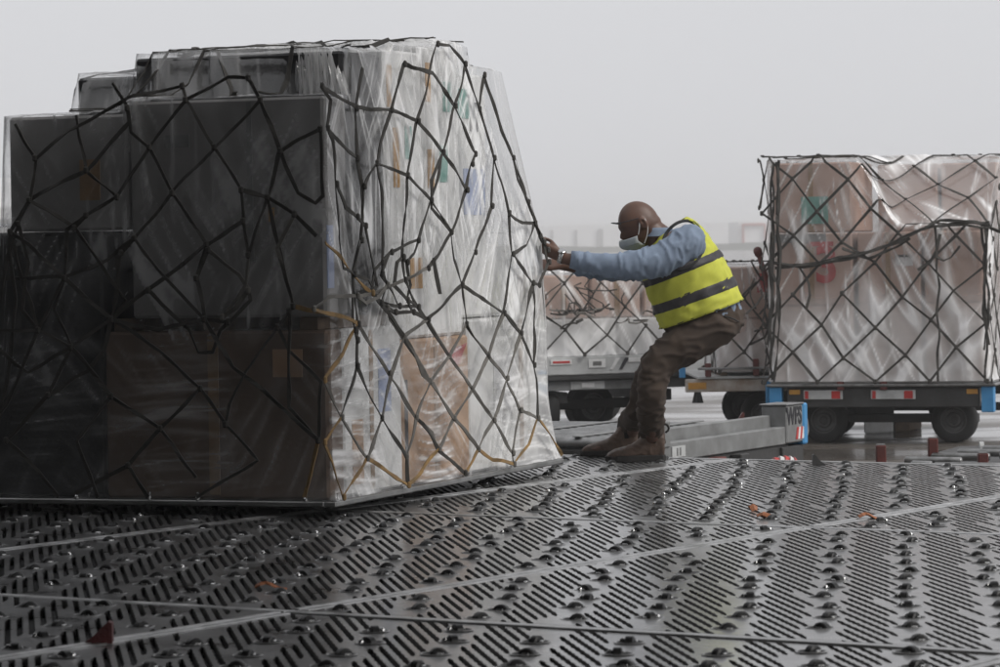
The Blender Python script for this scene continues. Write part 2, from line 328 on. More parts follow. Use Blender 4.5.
# ---- castor deck: panels with slotted tread between rows of castors
DA = R(34.0); dA = Vector((math.sin(DA), math.cos(DA), 0)); nA = Vector((math.cos(DA), -math.sin(DA), 0))
RA = R(6.7); dR = Vector((math.sin(RA), math.cos(RA), 0)); cR = Vector((math.cos(RA), -math.sin(RA), 0))
SKEW = 1/math.tan(R(14.9))
A_L = [-13.92, -11.46, -9.01, -6.59, -4.06, -1.6]
B_L = [1.7, 5.1, 8.56, 11.96, 15.55]
deck = tag(link('castor_deck', None), kind='structure')
PIT, W, STEP, SP = 0.03, 0.262, 0.287, 0.1435
def in_view(p, marg=0.9):
    if p.y < 7.6: return False
    return abs(p.x) < p.y*0.150 + marg
castors = []
def deck_panel(a0, a1, b0, b1, seed):
    g = 0.040
    lo = nA*(a0+g)+dA*(b0+g); corners = [nA*a+dA*b for a in (a0, a1) for b in (b0, b1)]
    cen = (corners[0]+corners[3])/2
    # skip what the camera could never see
    ok = any(in_view(nA*(a0+(a1-a0)*i/8)+dA*(b0+(b1-b0)*j/8)) for i in range(9) for j in range(9))
    if not ok: return
    rnd = random.Random(seed); sh_r, sh_s = rnd.uniform(0, W), rnd.uniform(0, STEP)
    rs = [c.dot(cR) for c in corners]; ss = [c.dot(dR) for c in corners]
    r_lo, r_hi, s_lo, s_hi = min(rs), max(rs), min(ss), max(ss)
    i0 = math.floor((r_lo-sh_r)/W)
    bm = bmesh.new()
    def pt(s, r, z): return dR*s + cR*r + Vector((0, 0, z))
    i = i0
    while sh_r+i*W < r_hi:
        rb = sh_r+i*W
        k = math.floor((s_lo-0.2)/SP)
        k1 = math.ceil((s_hi+SKEW*W+0.2)/SP)
        for q in range(k, k1):
            sA = q*SP+sh_s+(i % 2)*0.05; sB = sA+SP
            mid = pt(sA-SKEW*W/2, rb+W/2, 0)
            am, bmid = mid.dot(nA), mid.dot(dA)
            if not (a0-0.6 < am < a1+0.6 and b0-0.7 < bmid < b1+0.7): continue
            if not in_view(mid, 1.3): continue
            far = mid.y > 14.5
            def side(s0, qq, sg):
                ra, rz = ((0.040, 0.222) if qq % 2 == 0 else (0.062, 0.196))
                if (qq*7+i*3) % 11 == 0: rz -= 0.05
                nt = 8 if far else 16
                out = [(s0, 0.0), (s0, ra), (s0+sg*0.020, ra)]
                for t in range(nt+1):
                    r_ = ra+0.006+(rz-ra-0.012)*t/nt
                    out.append((s0+sg*(0.045 if t % 2 else 0.030), r_))
                out += [(s0+sg*0.020, rz), (s0, rz), (s0, W)]
                return out
            left = side(sA, q, 1); right = side(sB, q+1, -1)
            ring = left+right[::-1]
            vt = [bm.verts.new(pt(s_-SKEW*r_, rb+r_, 0.0)) for s_, r_ in ring]
            vb = [bm.verts.new(pt(s_-SKEW*r_, rb+r_, -PIT)) for s_, r_ in ring]
            try: f = bm.faces.new(vt)
            except ValueError: continue
            f.normal_update()
            if f.normal.z < 0: f.normal_flip()
            n_ = len(ring); nl = len(left)
            for e in list(range(1, nl-2))+list(range(nl+1, n_-2)):
                bm.faces.new((vt[e], vt[e+1], vb[e+1], vb[e]))
        # castors of the row at rb
        s = math.floor(s_lo/STEP)*STEP+sh_s
        while s < s_hi:
            p = pt(s+rnd.uniform(-.03, .03), rb+rnd.uniform(-.026, .026), 0)
            if a0+0.10 < p.dot(nA) < a1-0.10 and b0+0.10 < p.dot(dA) < b1-0.10 and in_view(p): castors.append(p)
            s += STEP
        i += 1
    for co, no in ((nA*(a0+g), -nA), (nA*(a1-g), nA), (dA*(b0+g), -dA), (dA*(b1-g), dA)):
        bmesh.ops.bisect_plane(bm, geom=bm.verts[:]+bm.edges[:]+bm.faces[:], plane_co=co, plane_no=no, clear_outer=True)
    if not bm.faces: bm.free(); return
    for v in bm.verts: v.co -= Vector((cen.x, cen.y, 0))
    me = bpy.data.meshes.new('deck_panel'); bm.to_mesh(me); bm.free(); me.materials.append(M['deck'])
    o = link('deck_panel', me, deck, Vector((0, 0, 0))); o.location = (cen.x, cen.y, rnd.uniform(-.002, .002))
for ia in range(len(A_L)-1):
    for ib in range(len(B_L)-1):
        deck_panel(A_L[ia], A_L[ia+1], B_L[ib], B_L[ib+1], ia*10+ib)
# pit floor under the panels, with the deck's far side skirt
MB().box(nA*A_L[0]+dA*B_L[0]+Z*-0.46, nA*(A_L[-1]-A_L[0]), dA*(B_L[-1]-B_L[0]-0.01), Z*(0.46-PIT)).build('deck_base', M['deck_base'], deck)
def strip(p0, p1, w, z0=-PIT, z1=0.005):
    d = (p1-p0).normalized(); s = Vector((d.y, -d.x, 0))
    MB().box(p0-s*w/2+Z*z0, p1-p0, s*w, Z*(z1-z0), ch=0.003).build('joint_strip', M['strip'], deck)
for a in A_L[1:-1]:
    for ib in range(len(B_L)-1):
        p0, p1 = nA*a+dA*(B_L[ib]+0.045), nA*a+dA*(B_L[ib+1]-0.045)
        if any(in_view(p0.lerp(p1, t/10)) for t in range(11)):
            strip(p0-nA*0.019, p1-nA*0.019, 0.030); strip(p0+nA*0.019, p1+nA*0.019, 0.030, z1=0.003)
for b_ in B_L[1:]:
    for ia in range(len(A_L)-1):
        p0, p1 = nA*(A_L[ia])+dA*b_, nA*(A_L[ia+1]-0.004)+dA*b_
        if any(in_view(p0.lerp(p1, t/10)) for t in range(11)):
            strip(p0-dA*0.019, p1-dA*0.019, 0.030, z1=0.004); strip(p0+dA*0.019, p1+dA*0.019, 0.030, z1=0.002)
# castors
def castor_mb(c, rot, mb):
    x = Vector((math.cos(rot), math.sin(rot), 0)); y = Vector((-x.y, x.x, 0))
    n_ = 12
    mb.cur = 3                                            # mounting ring
    mb.lathe(c, Z, [(0.001, 0.047), (0.003, 0.045), (0.003, 0.041), (0.001, 0.039)], n=16)
    mb.cur = 2
    mb.add([c+Vector((math.cos(6.283*i/n_)*0.039, math.sin(6.283*i/n_)*0.039, 0.0016)) for i in range(n_)], [tuple(range(n_))])  # flat near-black disc, the shade of the castor hole as colour
    mb.cur = 0                                            # wheel
    w = c+x*0.008-Z*0.010
    mb.lathe(w-y*0.014, y, [(0, 0.012), (0.0, 0.024), (0.004, 0.029), (0.024, 0.029), (0.028, 0.024), (0.028, 0.012)], n=14)
    mb.cur = 1                                            # fork cheeks and bridge
    for sg in (-1, 1):
        mb.box(w+y*(sg*0.0195)-x*0.012-Z*0.005-y*0.002, x*0.024, y*0.004, Z*0.021, ch=0.0015)
    mb.cyl(w-y*0.024+Z*0.008, w+y*0.024+Z*0.008, 0.004, n=8)
    mb.lathe(w+y*0.022+x*0.006+Z*0.012, Z, [(0, 0.009), (0.006, 0.008), (0.010, 0.004), (0.011, 0.0005)], 8)  # added chrome dome, there to give each castor a bright glint
    mb.cur = 0
castors.sort(key=lambda p: p.y+abs(p.x)*0.3)
var = []
for kv in range(5):
    mb = MB(); castor_mb(Vector((0, 0, 0)), 0.0, mb); var.append(mb.mesh('castor', [M['wheel'], M['chrome'], M['deck_base'], M['deck']]))
    smo = var[-1]; smo.polygons.foreach_set('use_smooth', [True]*len(smo.polygons)); smo.set_sharp_from_angle(angle=R(35))
crnd = random.Random(4)
PN = G(336, 507.5, 0.045)
vis = [p for p in castors if abs(p.x) < p.y*0.148+0.15]
rest = [p for p in castors if not abs(p.x) < p.y*0.148+0.15]
for p in vis[:300]:
    o = link('castor', var[0], deck, Vector((0, 0, 0))); o.location = p; o.rotation_euler = (0, 0, crnd.gauss(0.5, 0.9))
mb = MB()
for p in vis[300:]+rest: castor_mb(p, crnd.gauss(0.5, 0.9), mb)
if mb.v: tag(smoothed(mb.build('castor_field', [M['wheel'], M['chrome'], M['deck_base'], M['deck']], deck), 35), kind='stuff')

# ---- the cargo hall behind the camera whose roof shades the near deck
hall = thing('cargo_hall', (-4, -14, -T), 'dark cargo hall whose roof shades the near end of the deck', 'building')
MB().box((-6.2, -30, 4.4), (10.7, 0, 0), (0, 43.4, 0), (0, 0, 0.4)).build('roof', M['hall'], hall)
MB().box((-6.2, -30, -T+0.004), (10.7, 0, 0), (0, 0.3, 0), (0, 0, 4.89)).build('back_wall', M['hall'], hall)
MB().box((-6.5, -30, -T+0.004), (0.29, 0, 0), (0, 52, 0), (0, 0, 4.89)).build('side_wall', M['hall'], hall)
for yy in (-20, -10, -1): MB().box((4.1, yy, -T+0.004), (0.3, 0, 0), (0, 0.3, 0), (0, 0, 4.89)).build('column', M['hall'], hall)

# ================================================================ BIG LOAD ON THE DECK
PA = R(20.94)
U = Vector((math.sin(PA), math.cos(PA), 0)); V = Vector((-math.cos(PA), math.sin(PA), 0))
PL, PW = 2.87, 3.18
def Lw(u, v, z): return Vector((PN.x, PN.y, 0))+U*u+V*v+Z*z
def onR(px, py, off=-0.012): return plane_hit(px, py, Lw(0, off, 0), V)
def onL(px, py, off=-0.012): return plane_hit(px, py, Lw(off, 0, 0), U)

pal = thing('cargo_pallet', Lw(PL/2, PW/2, 0.045), 'thin aluminium air cargo pallet under the tall dark netted load', 'pallet', 'air cargo pallets')
MB().box(Lw(0.05, 0.05, 0.047), U*(PL-0.1), V*(PW-0.1), Z*0.006).build('sheet', M['alu'], pal)
for (o_, e_, w_) in ((Lw(0, 0, 0.045), U*PL, V*0.055), (Lw(0, PW-0.055, 0.045), U*PL, V*0.055), (Lw(0, 0.056, 0.045), V*(PW-0.112), U*0.055), (Lw(PL-0.055, 0.056, 0.045), V*(PW-0.112), U*0.055)):
    e = MB().box(o_, e_, w_, Z*0.024, ch=0.005).build('edge_rail', M['alu'], pal)
    d_ = e_.normalized(); w__ = w_.normalized()
    MB().box(o_+d_*0.02+w__*0.02+Z*0.0235, d_*(e_.length-0.04), w__*0.012, Z*0.003).build('lashing_track', M['steel_dark'], pal)

def carton(u0, u1, v0, v1, z0, z1, m_, label, cat='carton', name='carton', group=None, ch=0.012, frame=Lw):
    o, e1, e2, e3 = frame(u0, v0, z0), frame(u1, v0, z0)-frame(u0, v0, z0), frame(u0, v1, z0)-frame(u0, v0, z0), frame(u0, v0, z1)-frame(u0, v0, z0)
    ob = MB().box(o, e1, e2, e3, ch=ch).build(name, m_)
    return tag(ob, label, cat, group)
def on_right(parent, u0, u1, z0, z1, v, m_, name, frame=Lw, th=0.003):
    o = frame(u0, v, z0)
    return MB().box(o, frame(u1, v, z0)-o, frame(u0, v-th, z0)-o, frame(u0, v, z1)-o).build(name, m_, parent)
def on_left(parent, v0, v1, z0, z1, u, m_, name, frame=Lw, th=0.003):
    o = frame(u, v0, z0)
    return MB().box(o, frame(u, v1, z0)-o, frame(u-th, v0, z0)-o, frame(u, v0, z1)-o).build(name, m_, parent)
# lower tier
ZB = 0.072
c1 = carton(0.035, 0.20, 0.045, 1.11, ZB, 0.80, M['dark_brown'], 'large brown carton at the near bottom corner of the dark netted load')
c1b = carton(0.215, 0.87, 0.05, 1.11, ZB, 0.80, M['card_white'], 'white carton with a tall blue label beside the near bottom corner')
on_left(c1, 0.16, 0.30, 0.60, 0.72, 0.035, M['card'], 'label_panel'); on_left(c1, 0.56, 0.61, ZB+0.02, 0.79, 0.035, M['tape_brown'], 'tape')
on_right(c1b, 0.30, 0.42, 0.12, 0.40, 0.05, M['card'], 'brown_panel'); on_right(c1b, 0.50, 0.54, ZB+.02, .79, 0.05, M['tape_brown'], 'tape')
on_right(c1b, 0.60, 0.74, 0.42, 0.70, 0.05, M['paper_blue'], 'label_panel')
c2 = carton(0.885, 1.70, 0.05, 1.11, ZB, 0.73, M['card'], 'orange-brown carton with red triangle at the foot of the tall load')
on_right(c2, 0.90, 0.935, ZB+.02, 0.55, 0.05, M['ink'], 'dark_band')
on_right(c2, 1.26, 1.31, ZB+.02, .72, 0.05, M['tape_brown'], 'tape')
tri = MB(); a_, b_, c_ = (onR(447, 352, 0.044), onR(467, 343, 0.044), onR(458, 366, 0.044))
tri.add([a_, b_, c_, a_+V*0.004, b_+V*0.004, c_+V*0.004], [(0, 1, 2), (5, 4, 3), (0, 3, 4, 1), (1, 4, 5, 2), (2, 5, 3, 0)]); tri.build('red_mark', M['red_print'], c2)
c3 = carton(1.725, 2.66, 0.06, 1.05, ZB, 0.80, M['card_white'], 'white carton at the far bottom end of the bright side of the tall load')
on_right(c3, 2.05, 2.30, 0.3, 0.62, 0.06, M['paper'], 'label_panel'); on_right(c3, 2.4, 2.45, ZB+.02, .79, 0.06, M['tape_brown'], 'tape')
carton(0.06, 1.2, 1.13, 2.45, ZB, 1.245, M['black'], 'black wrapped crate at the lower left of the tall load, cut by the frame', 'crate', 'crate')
carton(1.22, 2.6, 1.14, 2.3, ZB, 1.1, M['card_white'], 'pale carton hidden in the back of the tall load', 'carton')
# slats between the tiers
for k, vv in enumerate((0.09, 0.55, 0.98)):
    tag(MB().box(Lw(0.05, vv, 0.801), U*0.8, V*0.09, Z*0.056, ch=0.004).build('timber_bearer', M['wood']), ['brown timber bearer at the near corner between the tiers of the dark load', 'middle timber bearer between the tiers of the dark load', 'inner timber bearer between the tiers of the dark load'][k], 'timber', 'bearers between the tiers')
# upper tier
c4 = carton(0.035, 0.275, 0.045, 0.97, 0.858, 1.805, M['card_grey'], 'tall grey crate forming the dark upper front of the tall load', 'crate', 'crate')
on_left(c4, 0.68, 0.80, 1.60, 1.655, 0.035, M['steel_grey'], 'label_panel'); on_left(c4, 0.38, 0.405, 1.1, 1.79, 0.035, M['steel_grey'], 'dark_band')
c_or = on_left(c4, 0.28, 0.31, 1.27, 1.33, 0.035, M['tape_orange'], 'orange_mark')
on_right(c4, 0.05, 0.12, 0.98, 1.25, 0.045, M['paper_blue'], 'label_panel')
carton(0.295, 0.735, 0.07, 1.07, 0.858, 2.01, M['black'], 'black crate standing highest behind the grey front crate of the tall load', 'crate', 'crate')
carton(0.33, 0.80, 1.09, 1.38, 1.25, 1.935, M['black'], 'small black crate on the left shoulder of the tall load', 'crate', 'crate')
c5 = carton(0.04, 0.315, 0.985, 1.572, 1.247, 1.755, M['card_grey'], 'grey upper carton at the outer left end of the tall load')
on_left(c5, 1.12, 1.22, 1.38, 1.56, 0.04, M['tape_brown'], 'brown_mark')
c6 = carton(0.755, 1.19, 0.06, 1.0, 0.735, 2.04, M['card_white'], 'white carton with ochre stripes high in the bright side of the tall load')
for (u_, z_, w_, h_) in ((0.775, 1.78, 0.06, 0.19), (0.84, 1.42, 0.07, 0.27)):
    on_right(c6, u_, u_+w_, z_, z_+h_, 0.06, M['tape_orange'], 'ochre_stripe')
on_right(c6, 0.98, 1.06, 1.55, 1.70, 0.06, M['tape_green'], 'green_mark'); on_right(c6, 1.02, 1.16, 0.96, 1.10, 0.06, M['tape_orange'], 'ochre_stripe')
c7 = carton(1.21, 1.655, 0.06, 1.0, 0.735, 2.075, M['card_white'], 'white carton with green marks at the top of the bright side of the tall load')
on_right(c7, 1.24, 1.30, 1.82, 2.0, 0.06, M['tape_orange'], 'ochre_stripe'); on_right(c7, 1.25, 1.33, 1.42, 1.6, 0.06, M['tape_orange'], 'ochre_stripe')
on_right(c7, 1.45, 1.56, 1.78, 1.92, 0.06, M['tape_green'], 'green_mark'); on_right(c7, 1.38, 1.5, 1.45, 1.62, 0.06, M['tape_green'], 'green_mark')
c8 = carton(1.675, 2.11, 0.10, 1.0, 0.81, 1.975, M['card_white'], 'pale carton with dark green patch at the far top of the tall load')
on_right(c8, 1.90, 2.0, 1.70, 1.84, 0.10, M['ink'], 'dark_patch'); on_right(c8, 1.74, 1.9, 1.76, 1.90, 0.10, M['tape_green'], 'green_mark')
on_right(c8, 1.8, 2.08, 1.30, 1.52, 0.10, M['paper_blue'], 'label_panel')
carton(2.13, 2.58, 0.12, 0.9, 0.81, 1.16, M['card_white'], 'short white carton low on the far shoulder of the tall load')

# ---- the film over it
def interp(tab, x):
    if x <= tab[0][0]: return tab[0][1]
    for (x0, y0), (x1, y1) in zip(tab, tab[1:]):
        if x <= x1: return y0+(y1-y0)*(x-x0)/(x1-x0)
    return tab[-1][1]
def htop(u, v):
    def raw(u, v):
        u, v = u+0.016*noise.noise(Vector((v*7, u*3, 1.5))), v+0.012*noise.noise(Vector((u*7, v*3, 4.5)))
        if v > 1.585: return 1.27 if u < 1.25 else 1.13
        if u < (0.285 if v < 1.08 else 0.322): return 1.812 if v < 0.975 else 1.763
        if u < 0.745: return 2.017 if v < 1.08 else (1.942 if v < 1.392 else 1.763)
        if v > 1.1: return 1.30
        if u < 1.20: return 2.06
        if u < 1.665: return 2.095
        if u < 2.13: return 1.995
        if u < 2.62: return 1.20
        return 0.82
    s = 0.0; mxv = 0.0
    for du in (-0.014, 0, 0.014):
        for dv in (-0.014, 0, 0.014):
            h_ = raw(u+du, v+dv); s += h_; mxv = max(mxv, h_)
    return max(raw(u, v)+0.004, 0.6*s/9+0.4*mxv+0.004)+0.010*noise.noise(Vector((u*4, v*4, 8.0)))
def ridge(a, b, f, ang, seed, stretch=0.13):
    """sharp fold running along ang in a face's own plane (a across, b up); 0..1"""
    c, s_ = math.cos(ang), math.sin(ang)
    across = (a*c+b*s_)*f; along = (-a*s_+b*c)*f*stretch
    return max(0.0, 1-abs(noise.noise(Vector((across, along, seed))))*2.6)
def folds(a, b, seed, wrapz=None, fs=1.0):
    """height (about 0..1) and creasedness (0..1) of loose film at a, b"""
    nz_ = lambda f, k: noise.noise(Vector((a*f, b*f, seed+k)))
    a2 = a+0.035*nz_(2.2, 3); b2 = b+0.035*nz_(2.2, 5)
    def m_(k, f=1.9, bias=0.28): return max(0.0, min(1.0, bias+2.4*nz_(f, k)))
    hgt = cr = 0.0; t = 0.0
    if wrapz is not None: t = max(0.0, min(1.0, (wrapz+0.04*nz_(3, 70)-b)/0.05))
    if t < 1:
        for k, (ang, wt) in enumerate(((0.42, 1.0), (-0.62, 0.8), (0.02, 0.9))):
            mk = m_(11*k+60)
            if mk <= 0: continue
            r1 = ridge(a2, b2, 3.4*fs, ang, seed+k*7, .16); r2 = ridge(a2, b2, 10.0*fs, ang+.08, seed+40+k*7, .08); r3 = ridge(a2, b2, 26.0*fs, ang-.06, seed+80+k*7, .06) if fs >= 1 else 0.0
            hgt += (1-t)*wt*mk*(0.42*r1**2+0.20*r2**2+0.035*r3**2); cr += (1-t)*wt*mk*(0.75*r1**12+1.35*r2**11+0.28*r3**8)
    if t > 0:
        for k, (ang, wt) in enumerate(((1.52, 1.0), (1.68, 0.7), (0.75, 0.55), (-0.5, 0.5))):
            mk = m_(13*k+160, 2.0, 0.40 if k < 2 else 0.15)
            if mk <= 0: continue
            f_ = 1.0 if k > 1 else 1.5
            r2 = ridge(a2, b2, 8.0*f_, ang, seed+140+k*7, .05 if k < 2 else .09); r3 = ridge(a2, b2, 20.0, ang+.03, seed+180+k*7, .035 if k < 2 else .07)
            hgt += t*wt*mk*(0.16*r2**2+0.035*r3**2)*(0.5 if k < 2 else 1); cr += t*wt*mk*(1.15*r2**9+0.45*r3**6)
    return min(1.3, hgt), min(1.0, cr)
def draped_film(frame, u1tab, v0, v1, zb, htop_, amp, name, m_, label, da=0.02, dd=0.03, nz=84, rings=26, u0=0.0, flare=0.0, wrapz=None, seed=0.0, dk=1.0, fs=1.0, tail=0.0):
    cu, cv = 0.62*u1tab[-1][1], 0.5*(v0+v1)
    ub = u1tab[0][1]
    segs = []
    nU = int(ub/da); nV = int((v1-v0)/dd); nC = 40
    for i in range(nU): segs.append(('a', i/nU))
    for i in range(nC): segs.append(('b', i/nC))
    for i in range(nC): segs.append(('c', i/nC))
    for i in range(nV): segs.append(('d', i/nV))
    def foot(sg, z, inset=0.0):
        k, t = sg; u1 = interp(u1tab, z); a0 = u0; a1 = u1; b0 = v0; b1 = v1
        if k == 'a': return a0+(a1-a0)*t, b0
        if k == 'b': return a1, b0+(b1-b0)*t
        if k == 'c': return a1+(a0-a1)*t, b1
        return a0, b1+(b0-b1)*t
    NR = {'a': frame(0, -1, 0)-frame(0, 0, 0), 'b': frame(1, 0, 0)-frame(0, 0, 0), 'c': frame(0, 1, 0)-frame(0, 0, 0), 'd': frame(-1, 0, 0)-frame(0, 0, 0)}
    rows = []; crs = []; tops = []
    for sg in segs:
        z = 2.2
        for it in range(220):
            u, v = foot(sg, z)
            if htop_(u, v) >= z: break
            z -= 0.01
        tops.append(z)
    for j in range(nz+1):
        row = []; cr_ = []
        for i, sg in enumerate(segs):
            z = zb+(tops[i]-zb)*j/nz
            u, v = foot(sg, z); p = frame(u, v, z)
            if sg[0] in 'bc': hgt, cr = folds(v+u, z, seed+50, wrapz, fs); hgt *= min(1.0, sg[1]*40, (1-sg[1])*40); cr = min(1.0, cr+0.25)
            else:
                a = u if sg[0] == 'a' else -v
                hgt, cr = folds(a, z, seed+(0 if sg[0] == 'a' else 13), wrapz, fs)
                e = min(1.0, sg[1]*40, (1-sg[1])*40); hgt *= e
                if tail and sg[0] == 'a': cr = min(1.0, cr+tail*max(0.0, min(1.0, (u-2.0)/0.35))*(0.75+0.5*noise.noise(Vector((u*6, z*3, 2)))))
                if sg[0] == 'd': cr *= dk; hgt *= 0.5+0.5*dk  # shaded side: milkiness cut, so part of its shade is put into the film
            p = p+NR[sg[0]]*(amp*hgt+0.002+flare*max(0, 1-j/nz*7)**2*(0.5+0.5*noise.noise(p*4)))
            row.append(p); cr_.append(cr)
        rows.append(row); crs.append(cr_)
    for r in range(1, rings+1):
        t = r/rings; row = []; cr_ = []
        for i, sg in enumerate(segs):
            u, v = foot(sg, tops[i]); uu = u+(cu-u)*t; vv = v+(cv-v)*t
            z = max(htop_(uu, vv), 0)
            if t < 0.08: z = tops[i]+(z-tops[i])*t/0.08
            hgt, cr = folds(uu*0.8+vv*0.6, vv*0.8-uu*0.6, seed+30, None, fs)
            row.append(frame(uu, vv, z)+Z*(amp*0.9*hgt+0.003)); cr_.append(min(1, cr+0.10)*(dk*0.6 if sg[0] == 'd' else 1))
        rows.append(row); crs.append(cr_)
    for row in rows: row.append(row[0])
    for c_ in crs: c_.append(c_[0])
    ob = MB().grid(rows).build(name, m_, recalc=False)
    at = ob.data.attributes.new('crease', 'FLOAT', 'POINT'); at.data.foreach_set('value', [x for c_ in crs for x in c_])
    ob.data.polygons.foreach_set('use_smooth', [True]*len(ob.data.polygons))
    return tag(ob, label, 'plastic film', 'films over the cargo loads')
U1 = [(0.06, 2.87), (0.18, 2.80), (0.37, 2.71), (0.8, 2.70), (1.17, 2.66), (1.47, 2.41), (1.81, 2.165), (2.1, 2.14)]
film1 = draped_film(Lw, U1, 0.022, 2.5, 0.072, htop, 0.026, 'stretch_film', M['film'], 'crinkled clear film over the tall load on the deck', da=0.0085, dd=0.014, nz=230, rings=40, u0=0.018, flare=0.02, wrapz=0.80, seed=1.0, dk=0.42, tail=0.45)

# ---- the net over it: each line is one run of webbing traced on the face it lies on
def resample(pts, d=0.03):
    out = [pts[0]]
    for a, b in zip(pts, pts[1:]):
        n_ = max(1, int((b-a).length/d))
        for i in range(1, n_+1): out.append(a.lerp(b, i/n_))
    return out
def rounded(pts, it=2):
    for _ in range(it):
        q = [pts[0]]
        for a, b in zip(pts, pts[1:]): q += [a.lerp(b, 0.3), a.lerp(b, 0.7)]
        q.append(pts[-1]); pts = q
    return pts
net1 = thing('cargo_net', Lw(0, 0, 0.07), 'dark webbing net with ochre lower ends over the tall load on the deck', 'cargo net', 'cargo nets')
SEED = [0]
def strap(parent, pts, nrm, m_, width=0.024, thick=0.005, wav=0.006, twist=1.2, name='webbing', rnd_=1, lift=0.0):
    SEED[0] += 1; sd_ = SEED[0]
    q = resample(rounded(pts, rnd_) if rnd_ else pts)
    qq = []
    for k, p in enumerate(q):
        e = min(1, k*0.4, (len(q)-1-k)*0.4)
        qq.append(p+nrm*lift+Vector((noise.noise(Vector((k*.17, sd_*2.1, 0))), noise.noise(Vector((k*.17, sd_*2.1, 5))), noise.noise(Vector((k*.17, sd_*2.1, 9)))))*wav*e)
    return MB().ribbon(qq, nrm, width*random.uniform(0.8, 1.15), thick, twist, sd_).build(name, m_, parent, recalc=False)
RIGHT = [
 'd 328,100 324,128', 'd 324,128 330,142 333,184 336,238 341,268 351,274', 'd 324,128 354,158', 'd 318,86 353,108 388,110 415,121 440,152 464,190',
 'd 360,68 353,104 353,159 361,186 360,192 358,240 353,274 355,324 357,328', 'd 359,188 356,240 352,276 352,330', 'd 401,64 388,109 377,144 373,163 361,186', 'd 434,44 415,121 404,175 400,257 402,280',
 'd 401,69 430,73 452,106 472,154', 'd 373,163 404,175 428,200 448,232', 'd 375,163 378,192 379,221 379,274', 'd 462,64 452,107 440,152 428,202 415,240 411,253',
 'd 448,45 462,64 476,109 491,158 499,182 506,213 510,254 501,313 492,338', 'd 469,164 464,191 447,232 436,256 425,268', 'd 481,75 498,130 510,158 520,185 537,236 545,250', 'd 481,75 476,111',
 'd 491,158 489,206', 'd 505,213 520,223 532,223', 'd 428,180 428,208 446,232 451,259 459,285 463,324 472,338', 'd 459,285 501,312 518,333', 'd 460,286 472,252',
 'd 510,254 530,283 516,333', 'd 530,283 532,338', 'd 459,288 425,319', 'd 515,180 525,202 538,236 545,249', 'd 524,198 536,222 541,242',
 'g 387,320 401,337 427,381', 'g 422,322 446,356 469,389 491,420 510,453 511,464', 'g 463,322 485,356 504,378 518,410 535,418', 't 535,418 548,436 559,455', 'g 463,324 446,356 426,382 413,417 403,457',
 'g 497,322 485,356 469,389 451,418 436,449', 't 436,449 405,485', 'g 420,373 427,382 451,418 475,449', 't 475,449 490,459 506,466', 'd 420,425 436,448 462,473', 'g 518,334 504,378 497,399 491,420 475,449', 't 475,449 465,476',
 'd 506,320 518,332 531,365 534,380', 'g 518,410 511,454', 't 535,418 526,444 512,462', 't 357,328 340,354 321,380', 'g 321,380 338,417 364,458', 't 364,458 385,472 401,485', 'g 357,328 387,373 413,417 430,434',
 'd 354,340 354,366 378,418 403,457 404,485', 'g 401,340 387,373 377,418 364,458', 't 364,458 340,497', 'd 357,328 353,366 338,420', 't 338,420 321,442', 't 321,442 329,462 337,497', 'g 422,322 401,337',
 't 322,243 337,257 351,274 369,293', 'g 325,297 354,296 373,293 400,280 425,265', 't 310,309 331,314 352,323', 'd 369,293 396,328 401,337', 'd 400,280 415,307 427,328', 'd 362,226 373,286', 'g 352,297 362,304 375,297',
 'd 333,184 341,207 354,217', 'd 379,262 384,285 378,303 392,312', 'd 395,262 392,285 404,300 410,312', 'd 366,280 380,300 396,306 414,306', 'd 372,270 369,288 384,308', 'd 404,262 408,285 398,300 412,308', 'd 388,252 382,272 392,296',
 'd 533,226 541,244 546,262 536,285', 'd 529,232 524,246', 'd 540,262 536,280 531,286']
LEFT = [
 'd 114,83 129,108 133,132 151,147 174,193 208,244', 'd 184,86 187,100 216,147 243,190 245,221 250,255', 'd 250,78 262,100 282,151 269,197 243,192', 'd 282,151 322,129', 'd 262,100 216,147 174,193 136,238', 'd 231,78 187,100 151,147 119,197 88,215',
 'd 134,98 70,130 37,158 31,200 20,224', 'd 131,122 88,170 31,207', 'd 17,124 37,158', 'd 78,115 88,166 119,197', 'd 269,197 296,214 318,236', 'd 272,200 282,255', 'd 269,200 255,255', 'd 288,152 299,193 316,203 324,196', 'd 243,220 211,244 198,278',
 'g 279,250 295,306', 't 295,306 324,312', 'd 210,250 198,278 206,319 235,367 267,392 320,440', 't 320,440 306,497', 'd 291,311 290,408', 'd 279,327 247,371 231,404 227,424 259,460 198,497', 'd 113,319 162,351 202,388 227,424', 'd 202,388 162,428 130,465 77,493',
 'd 113,396 162,432 198,477', 'd 73,347 113,396', 'd 113,319 73,347', 'd 291,351 323,382', 'g 247,285 236,300 224,317', 'g 240,274 250,290 238,308 226,316', 'd 206,318 230,322 252,300', 'd 160,330 206,318', 'd 190,330 200,352 214,352 222,330',
 'd 31,245 66,278 113,319', 'd 69,230 66,278 40,330', 'd 20,224 8,260 2,300', 'd 0,279 66,277 110,258 136,238', 'd 76,228 103,262 128,300 113,319', 'd 10,250 18,300 12,360 4,400', 'd 0,330 40,330 73,347', 'd 66,278 56,310 73,347', 'd 40,330 20,378 0,420',
 'd 73,347 50,395 8,440', 'd 113,396 80,440 100,497', 'd 8,440 40,470 60,497', 'd 123,253 120,285 113,319', 'd 130,465 150,497', 'd 119,258 117,300', 'd 208,244 150,290 113,319', 'd 136,238 160,270 206,319', 'd 22,222 30,262 24,310', 'd 12,232 26,290 44,330', 'd 2,350 30,372 73,347', 'd 108,318 104,350 90,372']
KEY = {'d': 'strap', 'g': 'strap_grey', 't': 'strap_tan'}
nodes = {}
